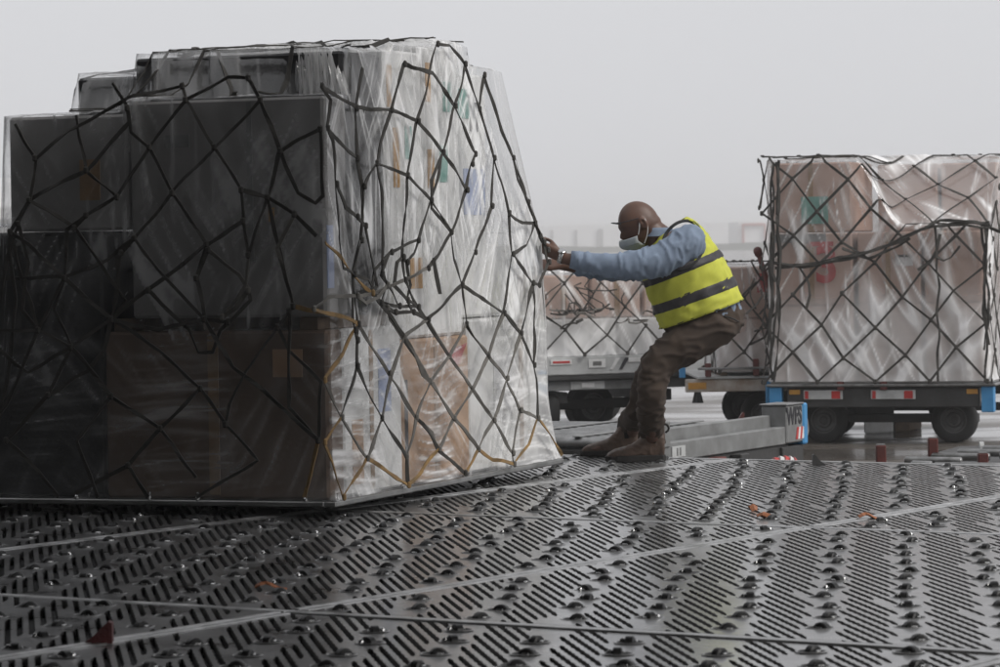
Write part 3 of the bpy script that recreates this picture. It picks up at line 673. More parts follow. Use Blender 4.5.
def tidy(spec):
    """snap near points together, and run loose ends on to the next knot"""
    lines = [(t.split()[0], [tuple(map(float, q.split(','))) for q in t.split()[1:]]) for t in spec]
    reps = []
    def snap(p):
        for r in reps:
            if abs(r[0]-p[0])+abs(r[1]-p[1]) < 8: return r
        reps.append(p); return p
    lines = [(c, [snap(p) for p in pp]) for c, pp in lines]
    cnt = {}
    for c, pp in lines:
        for p in set(pp): cnt[p] = cnt.get(p, 0)+1
    out = []
    for c, pp in lines:
        pp = [p for i, p in enumerate(pp) if i == 0 or p != pp[i-1]]
        if len(pp) < 2: continue
        for end in (0, 1):
            e, f = (pp[-1], pp[-2]) if end else (pp[0], pp[1])
            if cnt[e] > 1 or e[1] > 455 or e[0] < 3: continue
            d = Vector((e[0]-f[0], e[1]-f[1])).normalized(); best = None
            for q in reps:
                w = Vector((q[0]-e[0], q[1]-e[1]))
                if q in pp or not 4 < w.length < 75 or w.normalized().dot(d) < 0.55: continue
                sc = w.length*(2-w.normalized().dot(d))
                if best is None or sc < best[0]: best = (sc, q)
            if best: pp = pp+[best[1]] if end else [best[1]]+pp
        out.append((c, pp))
    return out
for spec, on, nr in ((RIGHT, onR, -V), (LEFT, onL, -U)):
    for c_, pp in tidy(spec):
        strap(net1, [on(*q) for q in pp], nr, M[KEY[c_]], 0.019, rnd_=0, wav=0.010, lift=random.uniform(0.012, 0.018))
        for q in pp: nodes.setdefault((q, nr.x < 0), []).append((on(*q)+nr*0.012, nr, c_))
for k_, lst in nodes.items():
    if len(lst) > 1:
        p, nr, c_ = lst[0]
        kb = MB(); s2 = 0.012
        side_ = nr.cross(Z).normalized()
        kb.box(p-side_*s2-Z*s2*1.3+nr*0.001, side_*2*s2, Z*2.6*s2, nr*0.014, ch=0.006)
        kb.build('knot', M[KEY[c_]], net1)
# runs over the top of the load
def top_path(uv, lift=0.006):
    q = []
    for a, b in zip(uv, uv[1:]):
        for i in range(12): t = i/12; u, v = a[0]+(b[0]-a[0])*t, a[1]+(b[1]-a[1])*t; q.append((u, v))
    q.append(uv[-1])
    hs_ = [htop(u, v) for u, v in q]
    for _ in range(3): hs_ = [max(hs_[i], (hs_[max(i-1, 0)]+hs_[min(i+1, len(hs_)-1)])/2) for i in range(len(hs_))]
    return [Lw(u, v, h_+lift+0.01) for (u, v), h_ in zip(q, hs_)]
for uv in ([(0.5, 0.02), (0.4, 0.7), (0.1, 1.3)], [(0.9, 0.02), (0.5, 0.6), (0.02, 0.9)], [(0.75, 0.03), (0.3, 0.3), (0.02, 0.35)], [(1.3, 0.03), (0.9, 0.6), (0.5, 1.45)], [(1.65, 0.03), (1.2, 0.5), (0.7, 1.05)],
           [(0.6, 1.0), (0.2, 0.55), (0.02, 0.45)], [(0.9, 1.05), (0.4, 0.9), (0.02, 1.25)], [(2.0, 0.12), (1.5, 0.6), (1.0, 1.1)], [(1.26, 0.03), (1.45, 0.3), (2.0, 0.8)], [(0.3, 0.03), (0.8, 0.4), (1.6, 1.0)]):
    strap(net1, top_path(uv), Z, M['strap'], 0.022, rnd_=0)
# pallet fittings where the net hooks on
for px_, py_, on in ((337, 498, onR), (404, 487, onR), (465, 475, onR), (511, 465, onR), (306, 499, onL), (198, 499, onL), (77, 497, onL), (150, 498, onL)):
    p = on(px_, py_, 0.012); p.z = 0.069
    mb = MB(); mb.lathe(p, Z, [(0, 0.001), (0, 0.012), (0.012, 0.012), (0.018, 0.007), (0.034, 0.007), (0.036, 0.001)], 10)
    mb.build('net_fitting', M['chrome'], net1)
# loose rubber flap hanging in the net
mb = MB(); rows = []
for i in range(9):
    t = i/8; c_ = onR(433+7*t, 258+36*t, -0.03); w_ = 0.012+0.016*math.sin(t*2.6)
    rows.append([c_+U*w_*s+(-V)*0.01*(1-abs(s)) for s in (-1, -.5, 0, .5, 1)])
fl = MB().grid(rows).build('hanging_flap', M['strap'], net1)

# ================================================================ DOLLIES AND LOADS ON THE APRON
def frame_at(o, ang):
    e1 = Vector((math.cos(ang), math.sin(ang), 0)); e2 = Vector((-math.sin(ang), math.cos(ang), 0)); o = Vector((o.x, o.y, 0))
    def f(u, v, z): return o+e1*u+e2*v+Z*z
    f.e1, f.e2, f.o = e1, e2, o
    return f
def wheel(parent, c, axis, r=0.18, w=0.11):
    a = Vector(axis).normalized()
    wl_ = link('wheel', None, parent, world_loc(parent)); wl_.empty_display_size = 0.05
    mb = MB(); mb.lathe(c-a*w/2, a, [(0.006, r*0.56), (0, r*0.66), (0.004, r*0.9), (0.02, r), (w-0.02, r), (w-0.004, r*0.9), (w, r*0.66), (w-0.006, r*0.56)], 28)
    smoothed(mb.build('tyre', M['tyre'], wl_), 50)
    mb = MB(); mb.lathe(c-a*w/2, a, [(0.03, 0.0), (0.03, r*0.16), (0.008, r*0.2), (0.008, r*0.28), (0.026, r*0.34), (0.024, r*0.48), (0.004, r*0.53), (0.004, r*0.58), (w-0.004, r*0.58), (w-0.004, r*0.53), (w-0.024, r*0.48), (w-0.026, r*0.3), (w-0.01, r*0.2), (w-0.01, 0.0)], 24)
    for i in range(6):
        t = 6.283*i/6; x = a.orthogonal().normalized(); y = a.cross(x); q = c-a*(w/2-0.012)+(x*math.cos(t)+y*math.sin(t))*r*0.40
        mb.cyl(q, q-a*0.012, 0.008, n=6)
    smoothed(mb.build('rim', M['rim'], wl_), 40)
    return wl_
def bar(parent, fr, u0, u1, v0, v1, z0, z1, m_, name, ch=0.006):
    o = fr(u0, v0, z0)
    return MB().box(o, fr(u1, v0, z0)-o, fr(u0, v1, z0)-o, fr(u0, v0, z1)-o, ch=ch).build(name, m_, parent)

# ---- right dolly
dz = -0.012
frR = frame_at(G(766, 384.5, dz), R(-17)); WR, DR = 1.86, 2.5
dol = thing('cargo_dolly', frR(WR/2, DR/2, -T), 'dark dolly with pale reflector plates under the tall film-wrapped load on the right', 'dolly', 'cargo dollies')
bar(dol, frR, 0, WR, 0, 0.05, dz-0.022, dz, M['steel_rail'], 'edge_rail'); bar(dol, frR, 0, WR, DR-0.05, DR, dz-0.022, dz, M['steel_rail'], 'edge_rail')
bar(dol, frR, 0, 0.05, 0.051, DR-0.051, dz-0.022, dz, M['steel_rail'], 'edge_rail'); bar(dol, frR, WR-0.05, WR, 0.051, DR-0.051, dz-0.022, dz, M['steel_rail'], 'edge_rail')
bar(dol, frR, 0.051, WR-0.051, 0.051, DR-0.051, dz-0.03, dz-0.006, M['steel_dark'], 'deck_plate', 0)
bar(dol, frR, 0.16, WR-0.14, 0.05, 0.15, dz-0.19, dz-0.03, M['steel_dark'], 'side_beam'); bar(dol, frR, 0.16, WR-0.14, DR-0.2, DR-0.1, dz-0.19, dz-0.03, M['steel_dark'], 'side_beam')
bar(dol, frR, 0.02, 0.12, 0.02, 0.12, dz-0.23, dz-0.024, M['blue'], 'corner_block'); bar(dol, frR, WR-0.12, WR-0.02, 0.02, 0.12, dz-0.23, dz-0.024, M['blue'], 'corner_block')
for (u_, w_, side) in ((0.30, 0.32, 1), (0.85, 0.36, 1)):
    pl_ = bar(dol, frR, u_, u_+w_, 0.034, 0.048, dz-0.125, dz-0.05, M['steel_pale'], 'reflector_plate', 0.004)
    bar(pl_, frR, u_+0.012, u_+0.04, 0.030, 0.0338, dz-0.118, dz-0.057, M['red'], 'red_stripe', 0); bar(pl_, frR, u_+w_-0.09, u_+w_-0.02, 0.030, 0.0338, dz-0.118, dz-0.057, M['red'], 'red_stripe', 0)
for u_ in (0.58, 0.93): bar(dol, frR, u_, u_+0.055, 0.008, 0.040, dz-0.05, dz+0.02, M['rust_red'], 'stop')
for u_ in (0.18, WR-0.24): bar(dol, frR, u_, u_+0.09, 0.040, 0.0485, dz-0.085, dz-0.045, M['amber'], 'side_reflector', 0.003)
for (u_, v_) in ((0.42, 0.30), (WR-0.38, 0.30), (0.10, DR-0.35), (WR-0.72, DR-0.35)): wheel(dol, frR(u_, v_, -T+0.185), frR.e2, 0.185, 0.13)
for v_ in (0.30, DR-0.35): bar(dol, frR, 0.2, WR-0.2, v_+0.07, v_+0.14, -T+0.16, -T+0.23, M['steel_dark'], 'axle_beam')
def hR(u, v):
    if u < 0.72: return 1.80
    t = min(1, (u-0.72)/0.42); s = min(1, max(0, (v-0.18)/0.78))
    low = 1.235+(1.80-1.235)*s**0.85
    return 1.80+(low-1.80)*(t*t*(3-2*t))
palR = thing('cargo_pallet', frR(WR/2, DR/2, dz+0.002), 'aluminium pallet sheet under the right-hand film-wrapped load', 'pallet', 'air cargo pallets')
bar(palR, frR, 0.03, WR-0.03, 0.03, DR-0.03, dz+0.002, dz+0.016, M['alu'], 'sheet', 0.003)
zp = dz+0.017
def stack(fr, lst, extra=None):
    out = []
    for (u0, u1, v0, v1, z0, z1, m_, lab) in lst:
        out.append(carton(u0, u1, v0, v1, z0, z1, M[m_], lab, frame=fr))
    return out
RC = stack(frR, [
 (0.06, 0.71, 0.08, 1.0, 1.21, 1.775, 'card_pink', 'topmost left carton of the right-hand load, right of the red lever'),
 (0.06, 0.71, 0.07, 1.0, 0.62, 1.205, 'card_pink', 'carton with red print on the left of the right-hand load'),
 (0.06, 0.71, 0.07, 1.0, zp, 0.615, 'card_pink', 'bottom left carton of the right-hand load on the dolly'),
 (0.75, 1.26, 0.09, 0.9, 0.63, 1.205, 'card_pink', 'upper middle carton with white ticket in the front of the right-hand load'),
 (1.29, 1.73, 0.09, 0.9, 0.63, 1.205, 'card_pink', 'upper right corner carton in the front of the right-hand load'),
 (0.75, 1.26, 0.08, 0.9, zp, 0.625, 'card_pink', 'lower middle carton in the front of the right-hand load'),
 (1.29, 1.73, 0.08, 0.9, zp, 0.625, 'card_pink', 'lower right corner carton in the front of the right-hand load'),
 (0.75, 1.25, 1.02, 1.9, zp, 1.765, 'card_pink', 'tall carton at the back of the right-hand load behind the film slope'),
 (1.28, 1.74, 1.02, 1.9, zp, 1.765, 'card_pink', 'tall carton at the far right back of the right-hand load')])
for c_, (u0, u1, zz0, zz1) in ((RC[0], (0.36, 0.40, 1.215, 1.77)), (RC[1], (0.36, 0.40, 0.63, 1.2)), (RC[3], (0.98, 1.02, 0.64, 1.2)), (RC[6], (1.49, 1.53, 0.02, 0.62)), (RC[5], (0.98, 1.02, 0.02, 0.62))):
    on_right(c_, u0, u1, zz0, zz1, 0.08 if c_ not in (RC[1], RC[5], RC[6]) else (0.07 if c_ is RC[1] else 0.08), M['tape_brown'], 'tape', frame=frR)
on_right(RC[1], 0.07, 0.50, 1.13, 1.20, 0.068, M['steel_grey'], 'printed_band', frame=frR)
on_right(RC[1], 0.36, 0.56, 1.10, 1.135, 0.0645, M['red_print'], 'red_line', frame=frR)
on_right(RC[3], 1.06, 1.20, 0.93, 1.02, 0.087, M['paper'], 'ticket', frame=frR)
on_right(RC[3], 1.06, 1.20, 1.0, 1.02, 0.083, M['ink'], 'ticket_band', frame=frR)
on_right(RC[0], 0.30, 0.52, 1.28, 1.50, 0.077, M['tape_green'], 'green_mark', frame=frR)
def text(body, size, fr, u, v, z, m_, parent, name, ext=0.003, sx=1.0, bold=0.0):
    cu = bpy.data.curves.new(name, 'FONT'); cu.body = body; cu.size = size; cu.extrude = ext; cu.align_x = 'CENTER'; cu.offset = bold
    tmp = bpy.data.objects.new('tmp', cu); scene.collection.objects.link(tmp)
    dg = bpy.context.evaluated_depsgraph_get(); me = bpy.data.meshes.new_from_object(tmp.evaluated_get(dg))
    bpy.data.objects.remove(tmp)
    o_ = fr(u, v, z)-world_loc(parent)
    for vv in me.vertices: vv.co = o_+fr.e1*vv.co.x*sx+Z*vv.co.y-fr.e2*vv.co.z
    me.materials.clear(); me.materials.append(m_); me.update()
    return link(name, me, parent, world_loc(parent))
text('3', 0.40, frR, 0.50, 0.062, 0.815, M['red_print'], RC[1], 'red_numeral', sx=0.95, bold=0.012)
filmR = draped_film(frR, [(0, 1.80), (1.2, 1.79), (1.9, 1.77)], 0.035, 2.0, zp+0.003, hR, 0.05, 'stretch_film', M['film_far'], 'milky film over the tall load on the right-hand dolly', da=0.014, dd=0.03, nz=120, rings=60, u0=0.03, flare=0.03, seed=5.0, fs=0.55)

def auto_net(parent, fr, W_, D_, z0, ht, cw=0.27, chh=0.30, width=0.022, seed=1, faces='flr', depth=1.6, prob=1.0):
    rnd = random.Random(seed)
    def pf(u, w):                       # front face then over the top
        hf = ht(min(max(u, 0.01), W_-0.01), 0.02)
        if w <= hf: return fr(u, -0.035, w), -fr.e2
        v = w-hf; return fr(u, v-0.035, ht(min(max(u, 0.01), W_-0.01), max(v, 0))+0.03), Z
    def pl(u, w):
        hf = ht(0.02, min(max(u, 0.01), D_)); return (fr(-0.025, u, min(w, hf)), -fr.e1)
    def pr(u, w):
        hf = ht(W_-0.02, min(max(u, 0.01), D_)); return (fr(W_+0.025, u, min(w, hf)), fr.e1)
    for face in faces:
        fn, wid, top = {'f': (pf, W_, 1.8+depth), 'l': (pl, D_, 1.85), 'r': (pr, D_, 1.85)}[face]
        if face == 'f': top = ht(0.05, 0.02)+depth
        ni = round(wid/cw); nj = int((top-z0)/(chh/2)); cwid = wid/ni
        nd = {}
        for j in range(nj+1):
            for i in range(ni+1):
                u = (i+0.5*(j % 2))*cwid
                if u > wid+0.01: continue
                ju = 0 if (i == 0 and j % 2 == 0) or u > wid-0.01 else rnd.uniform(-.035, .035)
                nd[(i, j)] = (min(wid, max(0, u+ju)), z0+j*chh/2+(rnd.uniform(-.04, .04) if j else 0))
        for (i, j), (u, w) in nd.items():
            for (di, dj) in (((0, 1), (-1, 1)) if j % 2 == 0 else ((0, 1), (1, 1))):
                q = nd.get((i+di, j+dj))
                if q is None or rnd.random() > prob: continue
                n_ = 8; pts = []; nr = []
                for k in range(n_+1):
                    t = k/n_; p_, n__ = fn(u+(q[0]-u)*t, w+(q[1]-w)*t); pts.append(p_); nr.append(n__)
                SEED[0] += 1
                MB().ribbon(pts, nr, width*rnd.uniform(.8, 1.2), 0.006, 0.9, SEED[0]).build('webbing', M['strap'], parent, recalc=False)
            if rnd.random() < 0.8:
                p_, n__ = fn(u, w); sd_ = n__.cross(Z) if abs(n__.z) < .5 else fr.e1; t_ = n__.cross(sd_)
                MB().box(p_-sd_*.016-t_*.02, sd_*.032, t_*.04, n__*.014, ch=.006).build('knot', M['strap'], parent)
netR = thing('cargo_net', frR(WR/2, 0, dz), 'dark net with a thick rope bundle across the right-hand load', 'cargo net', 'cargo nets')
auto_net(netR, frR, 1.80, 1.9, dz+0.02, hR, 0.40, 0.46, 0.022, 3, 'flr', 1.7, 0.93)
def onRR(px, py, off=-0.05): return plane_hit(px, py, frR(0, off, 0), frR.e2)
BUNDLE = ['770,262 800,266 840,258 880,248 915,232 925,228', '770,263 815,268 860,256 900,240 930,226 960,222 990,224', '775,268 830,262 870,252 905,240', '842,248 865,260 880,255 910,238', '925,228 950,218 978,222 1000,232', '930,226 955,225 990,228', '772,180 774,240 771,300 772,380', '776,162 780,200 777,262 780,330 774,382', '773,162 770,205 775,262 769,320', '779,160 776,220 781,260 776,320 770,360', '985,226 988,262 984,300 988,340 985,382', '988,228 984,270 990,310 984,350', '981,226 986,255 982,300 989,345', '935,226 938,270 938,330 938,382', '800,268 812,290 806,310', '768,262 775,300 767,345', '772,232 768,260 776,282', '918,270 935,258 940,234', '935,256 948,262 960,246']
for s_ in BUNDLE:
    strap(netR, [onRR(*map(float, q.split(',')), off=-0.05-random.random()*0.02) for q in s_.split()], -frR.e2, M['strap'], 0.026, 0.008, 0.02, 2.0)

# ---- left dolly behind the worker
zl = 0.17
frM = frame_at(G(540, 377.5, 0.0), R(22)); WM, DM = 1.62, 2.3
dM = thing('cargo_dolly', frM(WM/2, DM/2, -T), 'grey dolly with white labels behind the worker and left of his knee', 'dolly', 'cargo dollies')
pnl = bar(dM, frM, 0, WM, 0.0, 0.06, 0.012, zl, M['steel_pale'], 'side_panel')
bar(dM, frM, 0, WM, DM-0.06, DM, 0.012, zl, M['steel_pale'], 'side_panel'); bar(dM, frM, 0.0, 0.06, 0.061, DM-0.061, 0.012, zl, M['steel_pale'], 'end_panel'); bar(dM, frM, WM-0.06, WM, 0.061, DM-0.061, 0.012, zl, M['steel_pale'], 'end_panel')
bar(dM, frM, 0.061, WM-0.061, 0.061, DM-0.061, zl-0.04, zl-0.01, M['steel_dark'], 'deck_plate', 0)
bar(dM, frM, 0.0, WM, -0.015, 0.05, -0.035, 0.010, M['steel_dark'], 'bumper_rail'); bar(dM, frM, 0.0, WM, -0.018, 0.05, 0.0105, 0.022, M['steel_rail'], 'edge_rail', 0.003)
bar(dM, frM, 0.06, WM-0.03, 0.03, 0.11, -0.125, -0.037, M['steel_grey'], 'lower_beam'); bar(dM, frM, 0.06, WM-0.03, DM-0.2, DM-0.1, -0.125, -0.037, M['steel_grey'], 'lower_beam')
bar(dM, frM, 0.30, 0.62, 0.022, 0.029, -0.115, -0.048, M['steel_pale'], 'plate', 0); bar(dM, frM, 0.40, 0.52, 0.016, 0.0215, -0.10, -0.06, M['white'], 'label_panel', 0)
l1 = bar(pnl, frM, 0.10, 0.30, -0.008, -0.001, 0.105, 0.15, M['white'], 'label_panel', 0); bar(pnl, frM, 0.12, 0.28, -0.0115, -0.0085, 0.118, 0.136, M['red'], 'red_print', 0)
bar(pnl, frM, 0.46, 0.62, -0.008, -0.001, 0.07, 0.145, M['white'], 'label_panel', 0); bar(pnl, frM, 0.50, 0.58, -0.0115, -0.0085, 0.09, 0.125, M['steel_grey'], 'grey_print', 0)
for k in range(2):
    mb = MB(); o_ = frM(0.66+k*0.09, -0.001, 0.05); mb.add([o_, o_+frM.e1*0.03, o_+frM.e1*0.10+Z*0.10, o_+frM.e1*0.06+Z*0.10]+[q-frM.e2*0.006 for q in (o_, o_+frM.e1*0.03, o_+frM.e1*0.10+Z*0.10, o_+frM.e1*0.06+Z*0.10)], [(0, 1, 2, 3), (7, 6, 5, 4), (0, 4, 5, 1), (1, 5, 6, 2), (2, 6, 7, 3), (3, 7, 4, 0)])
    mb.build('slanted_stripe', M['white'] if k == 0 else M['ink'], pnl)
bar(pnl, frM, 0.84, 1.0, -0.008, -0.001, 0.11, 0.15, M['white'], 'label_panel', 0)
bar(dM, frM, -0.03, 0.06, -0.03, 0.06, -0.16, -0.036, M['blue'], 'corner_block'); bar(dM, frM, WM-0.06, WM+0.03, -0.03, 0.06, -0.10, 0.010, M['blue'], 'corner_block')
bar(dM, frM, -0.028, 0.055, -0.028, -0.019, 0.023, 0.06, M['blue'], 'corner_block')
for (u_, v_) in ((0.14, 0.22), (0.85, 0.9), (0.14, DM-0.3), (WM-0.2, DM-0.3)): wheel(dM, frM(u_, v_, -T+0.19), frM.e1 if u_ < .5 else frM.e2, 0.19 if u_ < .5 else 0.21, 0.14 if u_ < .5 else .2)
bar(dM, frM, 0.1, WM-0.1, 0.8, 0.9, -0.33, -0.24, M['steel_dark'], 'axle_beam'); bar(dM, frM, 0.2, 0.3, 0.1, DM-0.2, -0.24, -0.14, M['steel_dark'], 'chassis_beam'); bar(dM, frM, 1.2, 1.3, 0.1, DM-0.2, -0.24, -0.14, M['steel_dark'], 'chassis_beam')
def hM(u, v): return 0.905+0.02*math.sin(u*5)
MC = stack(frM, [
 (0.05, 0.52, 0.12, 1.0, 0.50, 0.875, 'card_white', 'white topped carton just right of the worker\'s hands on the far dolly'),
 (0.55, 1.02, 0.12, 1.0, 0.50, 0.87, 'card_pink', 'pinkish carton under the worker\'s forearm on the far dolly'),
 (1.05, 1.55, 0.12, 1.0, 0.50, 0.88, 'card_pink', 'pinkish carton behind the worker\'s chest on the far dolly'),
 (0.05, 0.78, 0.11, 1.0, zl+0.002, 0.495, 'card_white', 'pale lower carton left on the far dolly behind the worker'),
 (0.81, 1.56, 0.11, 1.0, zl+0.002, 0.495, 'card_white', 'pale lower carton behind the worker\'s knee on the far dolly')])
MC[0].data.materials.clear(); MC[0].data.materials.append(M['card_pink'])
MC[0]['label'] = 'pinkish carton just right of the worker\'s hands on the far dolly'
for c_, u_ in ((MC[0], .26), (MC[1], .77), (MC[2], 1.28)): on_right(c_, u_, u_+.05, .51, .87, .12, M['tape_brown'], 'tape', frame=frM)
draped_film(frM, [(0, 1.60), (1, 1.58)], 0.06, 1.3, zl+0.004, hM, 0.05, 'stretch_film', M['film_mid'], 'milky film over the low load behind the worker', da=0.016, dd=0.03, nz=50, rings=14, seed=8.0, fs=0.55, u0=0.02, flare=0.02)
netM = thing('cargo_net', frM(WM/2, 0, zl), 'tangled dark net over the low pink load behind the worker', 'cargo net', 'cargo nets')
auto_net(netM, frM, 1.6, 1.1, zl+0.02, hM, 0.36, 0.40, 0.017, 5, 'flr', 1.0, 0.95)
rn = random.Random(11)
for k in range(16):                       # slack gathered where the net is shortened
    u_ = rn.uniform(0.05, 1.5); z_ = 0.56+rn.gauss(0, 0.035); pts = []
    for i in range(7): pts.append(frM(u_+i*0.05*rn.uniform(.5, 1.4), -0.05-rn.uniform(0, .05), z_+rn.gauss(0, .03)))
    strap(netM, pts, -frM.e2, M['strap'] if k % 3 else M['strap_grey'], 0.018, 0.006, 0.015, 2)
for k in range(9):
    u_ = rn.uniform(0.05, 1.45); z_ = rn.uniform(0.58, 0.9); pts = [frM(u_, -0.05, z_), frM(u_+rn.uniform(-.2, .2), -0.06, z_-rn.uniform(.02, .14)), frM(u_+rn.uniform(-.3, .3), -0.05, z_-rn.uniform(.1, .3))]
    strap(netM, pts, -frM.e2, M['strap'], 0.014, 0.006, 0.015, 2)

# ---- third dolly, half hidden behind the right-hand load
frT = frame_at(G(686, 392.5, -0.10), R(2)); WT, DT = 2.0, 2.2
dT = thing('cargo_dolly', frT(WT/2, DT/2, -T), 'white rusty-beamed dolly half hidden behind the right-hand load', 'dolly', 'cargo dollies')
bm_ = bar(dT, frT, 0, WT, 0, 0.08, -0.10, 0.008, M['white_rust'], 'side_beam'); bar(bm_, frT, 0.02, 0.17, -0.006, -0.001, -0.075, -0.02, M['amber'], 'side_reflector', 0)
bar(dT, frT, 0.0, WT, DT-0.08, DT, -0.10, 0.008, M['white_rust'], 'side_beam')
bar(dT, frT, 0.10, WT, -0.02, DT-0.081, 0.0085, 0.028, M['steel_pale'], 'deck_plate', 0.003); bar(dT, frT, 0.10, WT, -0.05, 0.0, 0.085, 0.105, M['steel_rail'], 'guard_rail', 0.004)
for u_ in (0.16, 0.56, 1.1): bar(dT, frT, u_, u_+0.05, -0.045, -0.005, 0.0285, 0.14 if u_ < .5 else 0.17, M['rust_red'], 'stop')
bar(dT, frT, -0.05, 0.0, 0.0, 0.06, 0.02, 0.13, M['blue'], 'corner_block'); bar(dT, frT, 0.66, 0.78, -0.09, -0.021, -0.21, 0.0, M['blue'], 'corner_block')
mb = MB(); o_ = frT(0.10, 0.03, -0.19); mb.lathe(o_, Z, [(0, 0.045), (0.0, 0.05), (0.09, 0.028), (0.09, 0.0)], 10); mb.build('rubber_foot', M['tyre'], dT)
for (u_, v_) in ((0.68, 0.35), (1.28, 0.35), (0.68, DT-.3), (1.28, DT-.3)): wheel(dT, frT(u_, v_, -T+0.19), frT.e2, 0.19, 0.14)
bar(dT, frT, 0.55, WT-0.2, 0.42, 0.5, -0.34, -0.26, M['steel_dark'], 'axle_beam'); bar(dT, frT, 0.8, 0.9, 0.1, DT-.2, -0.25, -0.101, M['steel_dark'], 'chassis_beam'); bar(dT, frT, 1.5, 1.6, 0.1, DT-.2, -0.25, -0.101, M['steel_dark'], 'chassis_beam')
YL = frT(0.5, -0.16, 0).y
db_ = link('raised_drawbar', None, dT, world_loc(dT))
p0, p1, p2 = P(784, 376, YL), P(769, 288, YL), P(758, 252, YL)
MB().tube([p0, p0.lerp(p1, .5), p1], 0.026, 10).build('sleeve', M['steel_grey'], db_, smooth=True)
mb = MB().tube([p1, p1.lerp(p2, .5), p2], [0.024, 0.022, 0.021], 10); x_ = (p2-p1).normalized()
mb.lathe(p2-x_*0.045, x_, [(0, .02), (.02, .034), (.05, .038), (.072, .034), (.085, .02), (.09, .001)], 12)
smoothed(mb.build('handle', M['rust_red'], db_), 60)

def hT(u, v): return 0.95
TC = stack(frT, [
 (0.33, 0.95, 0.10, 1.0, 0.06, 0.50, 'card_pink', 'lower carton right of the worker\'s back on the half hidden dolly'),
 (0.33, 0.95, 0.10, 1.0, 0.505, 0.93, 'card_pink', 'upper carton right of the worker\'s back below the red lever'),
 (0.98, 1.7, 0.10, 1.0, 0.06, 0.93, 'card_pink', 'carton hidden behind the right-hand load on the half hidden dolly')])
on_right(TC[1], 0.62, 0.78, 0.72, 0.88, 0.10, M['red_print'], 'red_mark', frame=frT)
for c_ in TC: pass
bar(dT, frT, 0.3, 0.36, 0.1, DT-.2, 0.0285, 0.058, M['wood'], 'bearer'); bar(dT, frT, 1.4, 1.46, 0.1, DT-.2, 0.0285, 0.058, M['wood'], 'bearer'); bar(dT, frT, 0.85, 0.91, 0.1, DT-.2, 0.0285, 0.058, M['wood'], 'bearer')
draped_film(frT, [(0, 1.72), (1, 1.7)], 0.05, 1.1, 0.062, hT, 0.05, 'stretch_film', M['film_mid'], 'milky film over the load behind the red lever', da=0.016, dd=0.03, nz=50, rings=12, seed=11.0, fs=0.55, u0=0.29, flare=0.02)
netT = thing('cargo_net', frT(1, 0, 0.06), 'grey tangled net over the load behind the red lever', 'cargo net', 'cargo nets')
frT2 = frame_at(frT(0.28, 0, 0), R(2))
auto_net(netT, frT2, 1.45, 1.0, 0.07, hT, 0.36, 0.40, 0.017, 9, 'fl', 1.0, 0.95)
for k in range(9):
    u_ = rn.uniform(0.05, 0.6); z_ = rn.uniform(0.55, 0.93); pts = [frT2(u_, -0.05, z_), frT2(u_+rn.uniform(-.15, .15), -0.07, z_-rn.uniform(.05, .2)), frT2(u_+rn.uniform(-.2, .2), -0.05, z_-rn.uniform(.15, .4))]
    strap(netT, pts, -frT2.e2, M['strap_grey'] if k % 2 else M['strap'], 0.02, 0.006, 0.02, 2)

# ---- slab lying under the right-hand dolly
s0 = G(864, 434, -T); s1 = G(893, 432.5, -T); e_ = s1-s0; d_ = Vector((0.35, 1.0, 0)).normalized()
tag(MB().box(s0+Z*0.001, e_, d_*0.5, Z*0.12, ch=0.012).build('concrete_block', M['white']), 'white slab lying on the apron under the right-hand dolly', 'block')
tag(MB().box(s1+e_.normalized()*0.012+Z*0.001, e_.normalized()*0.16, d_*0.5, Z*0.11, ch=0.012).build('timber_block', M['wood']), 'brown block beside the white slab under the right-hand dolly', 'block')

# ================================================================ ROLLER DOLLY DOCKED TO THE DECK
B0 = Vector((0.93, 19.55, 0)); B1 = Vector((1.90, 21.35, 0))
frW = frame_at(B0, math.atan2(B1.y-B0.y, B1.x-B0.x)); LB = (B1-B0).length       # u runs along the beam, v to the left and back
rd = thing('roller_dolly', frW(LB/2, 0.6, -T), 'grey roller dolly with black lettering and blue end docked behind the worker\'s boots', 'dolly')
bar(rd, frW, 0, LB-0.28, 0.0, 0.07, -0.115, -0.005, M['steel_grey'], 'side_beam')
bar(rd, frW, 0, LB-0.28, 0.10, 0.15, -0.03, 0.065, M['steel_grey'], 'inner_rail'); bar(rd, frW, -0.02, 0.07, -0.012, 0.16, -0.03, 0.12, M['steel_grey'], 'end_bracket')
hd = bar(rd, frW, LB-0.30, LB-0.05, -0.012, 0.16, -0.11, 0.125, M['steel_grey'], 'head_box', 0.008)
bar(hd, frW, LB-0.31, LB-0.04, -0.02, 0.17, 0.1255, 0.135, M['steel_rail'], 'head_cap', 0.003)
text('WFS', 0.15, frW, LB-0.185, -0.0125, 0.008, M['ink'], hd, 'lettering', sx=0.78, bold=0.004)
for k in range(2):
    mb = MB(); o_ = frW(LB-0.165+k*0.06, -0.0125, -0.09); q = [o_, o_+frW.e1*0.03, o_+frW.e1*0.05+Z*0.075, o_+frW.e1*0.02+Z*0.075]
    mb.add(q+[w_-frW.e2*0.003 for w_ in q], [(0, 1, 2, 3), (7, 6, 5, 4), (0, 4, 5, 1), (1, 5, 6, 2), (2, 6, 7, 3), (3, 7, 4, 0)]); mb.build('red_stripe', M['red'], hd)
    mb = MB(); o_ = frW(LB-0.135+k*0.06, -0.0125, -0.09); q = [o_, o_+frW.e1*0.03, o_+frW.e1*0.05+Z*0.075, o_+frW.e1*0.02+Z*0.075]
    mb.add(q+[w_-frW.e2*0.003 for w_ in q], [(0, 1, 2, 3), (7, 6, 5, 4), (0, 4, 5, 1), (1, 5, 6, 2), (2, 6, 7, 3), (3, 7, 4, 0)]); mb.build('white_stripe', M['white'], hd)
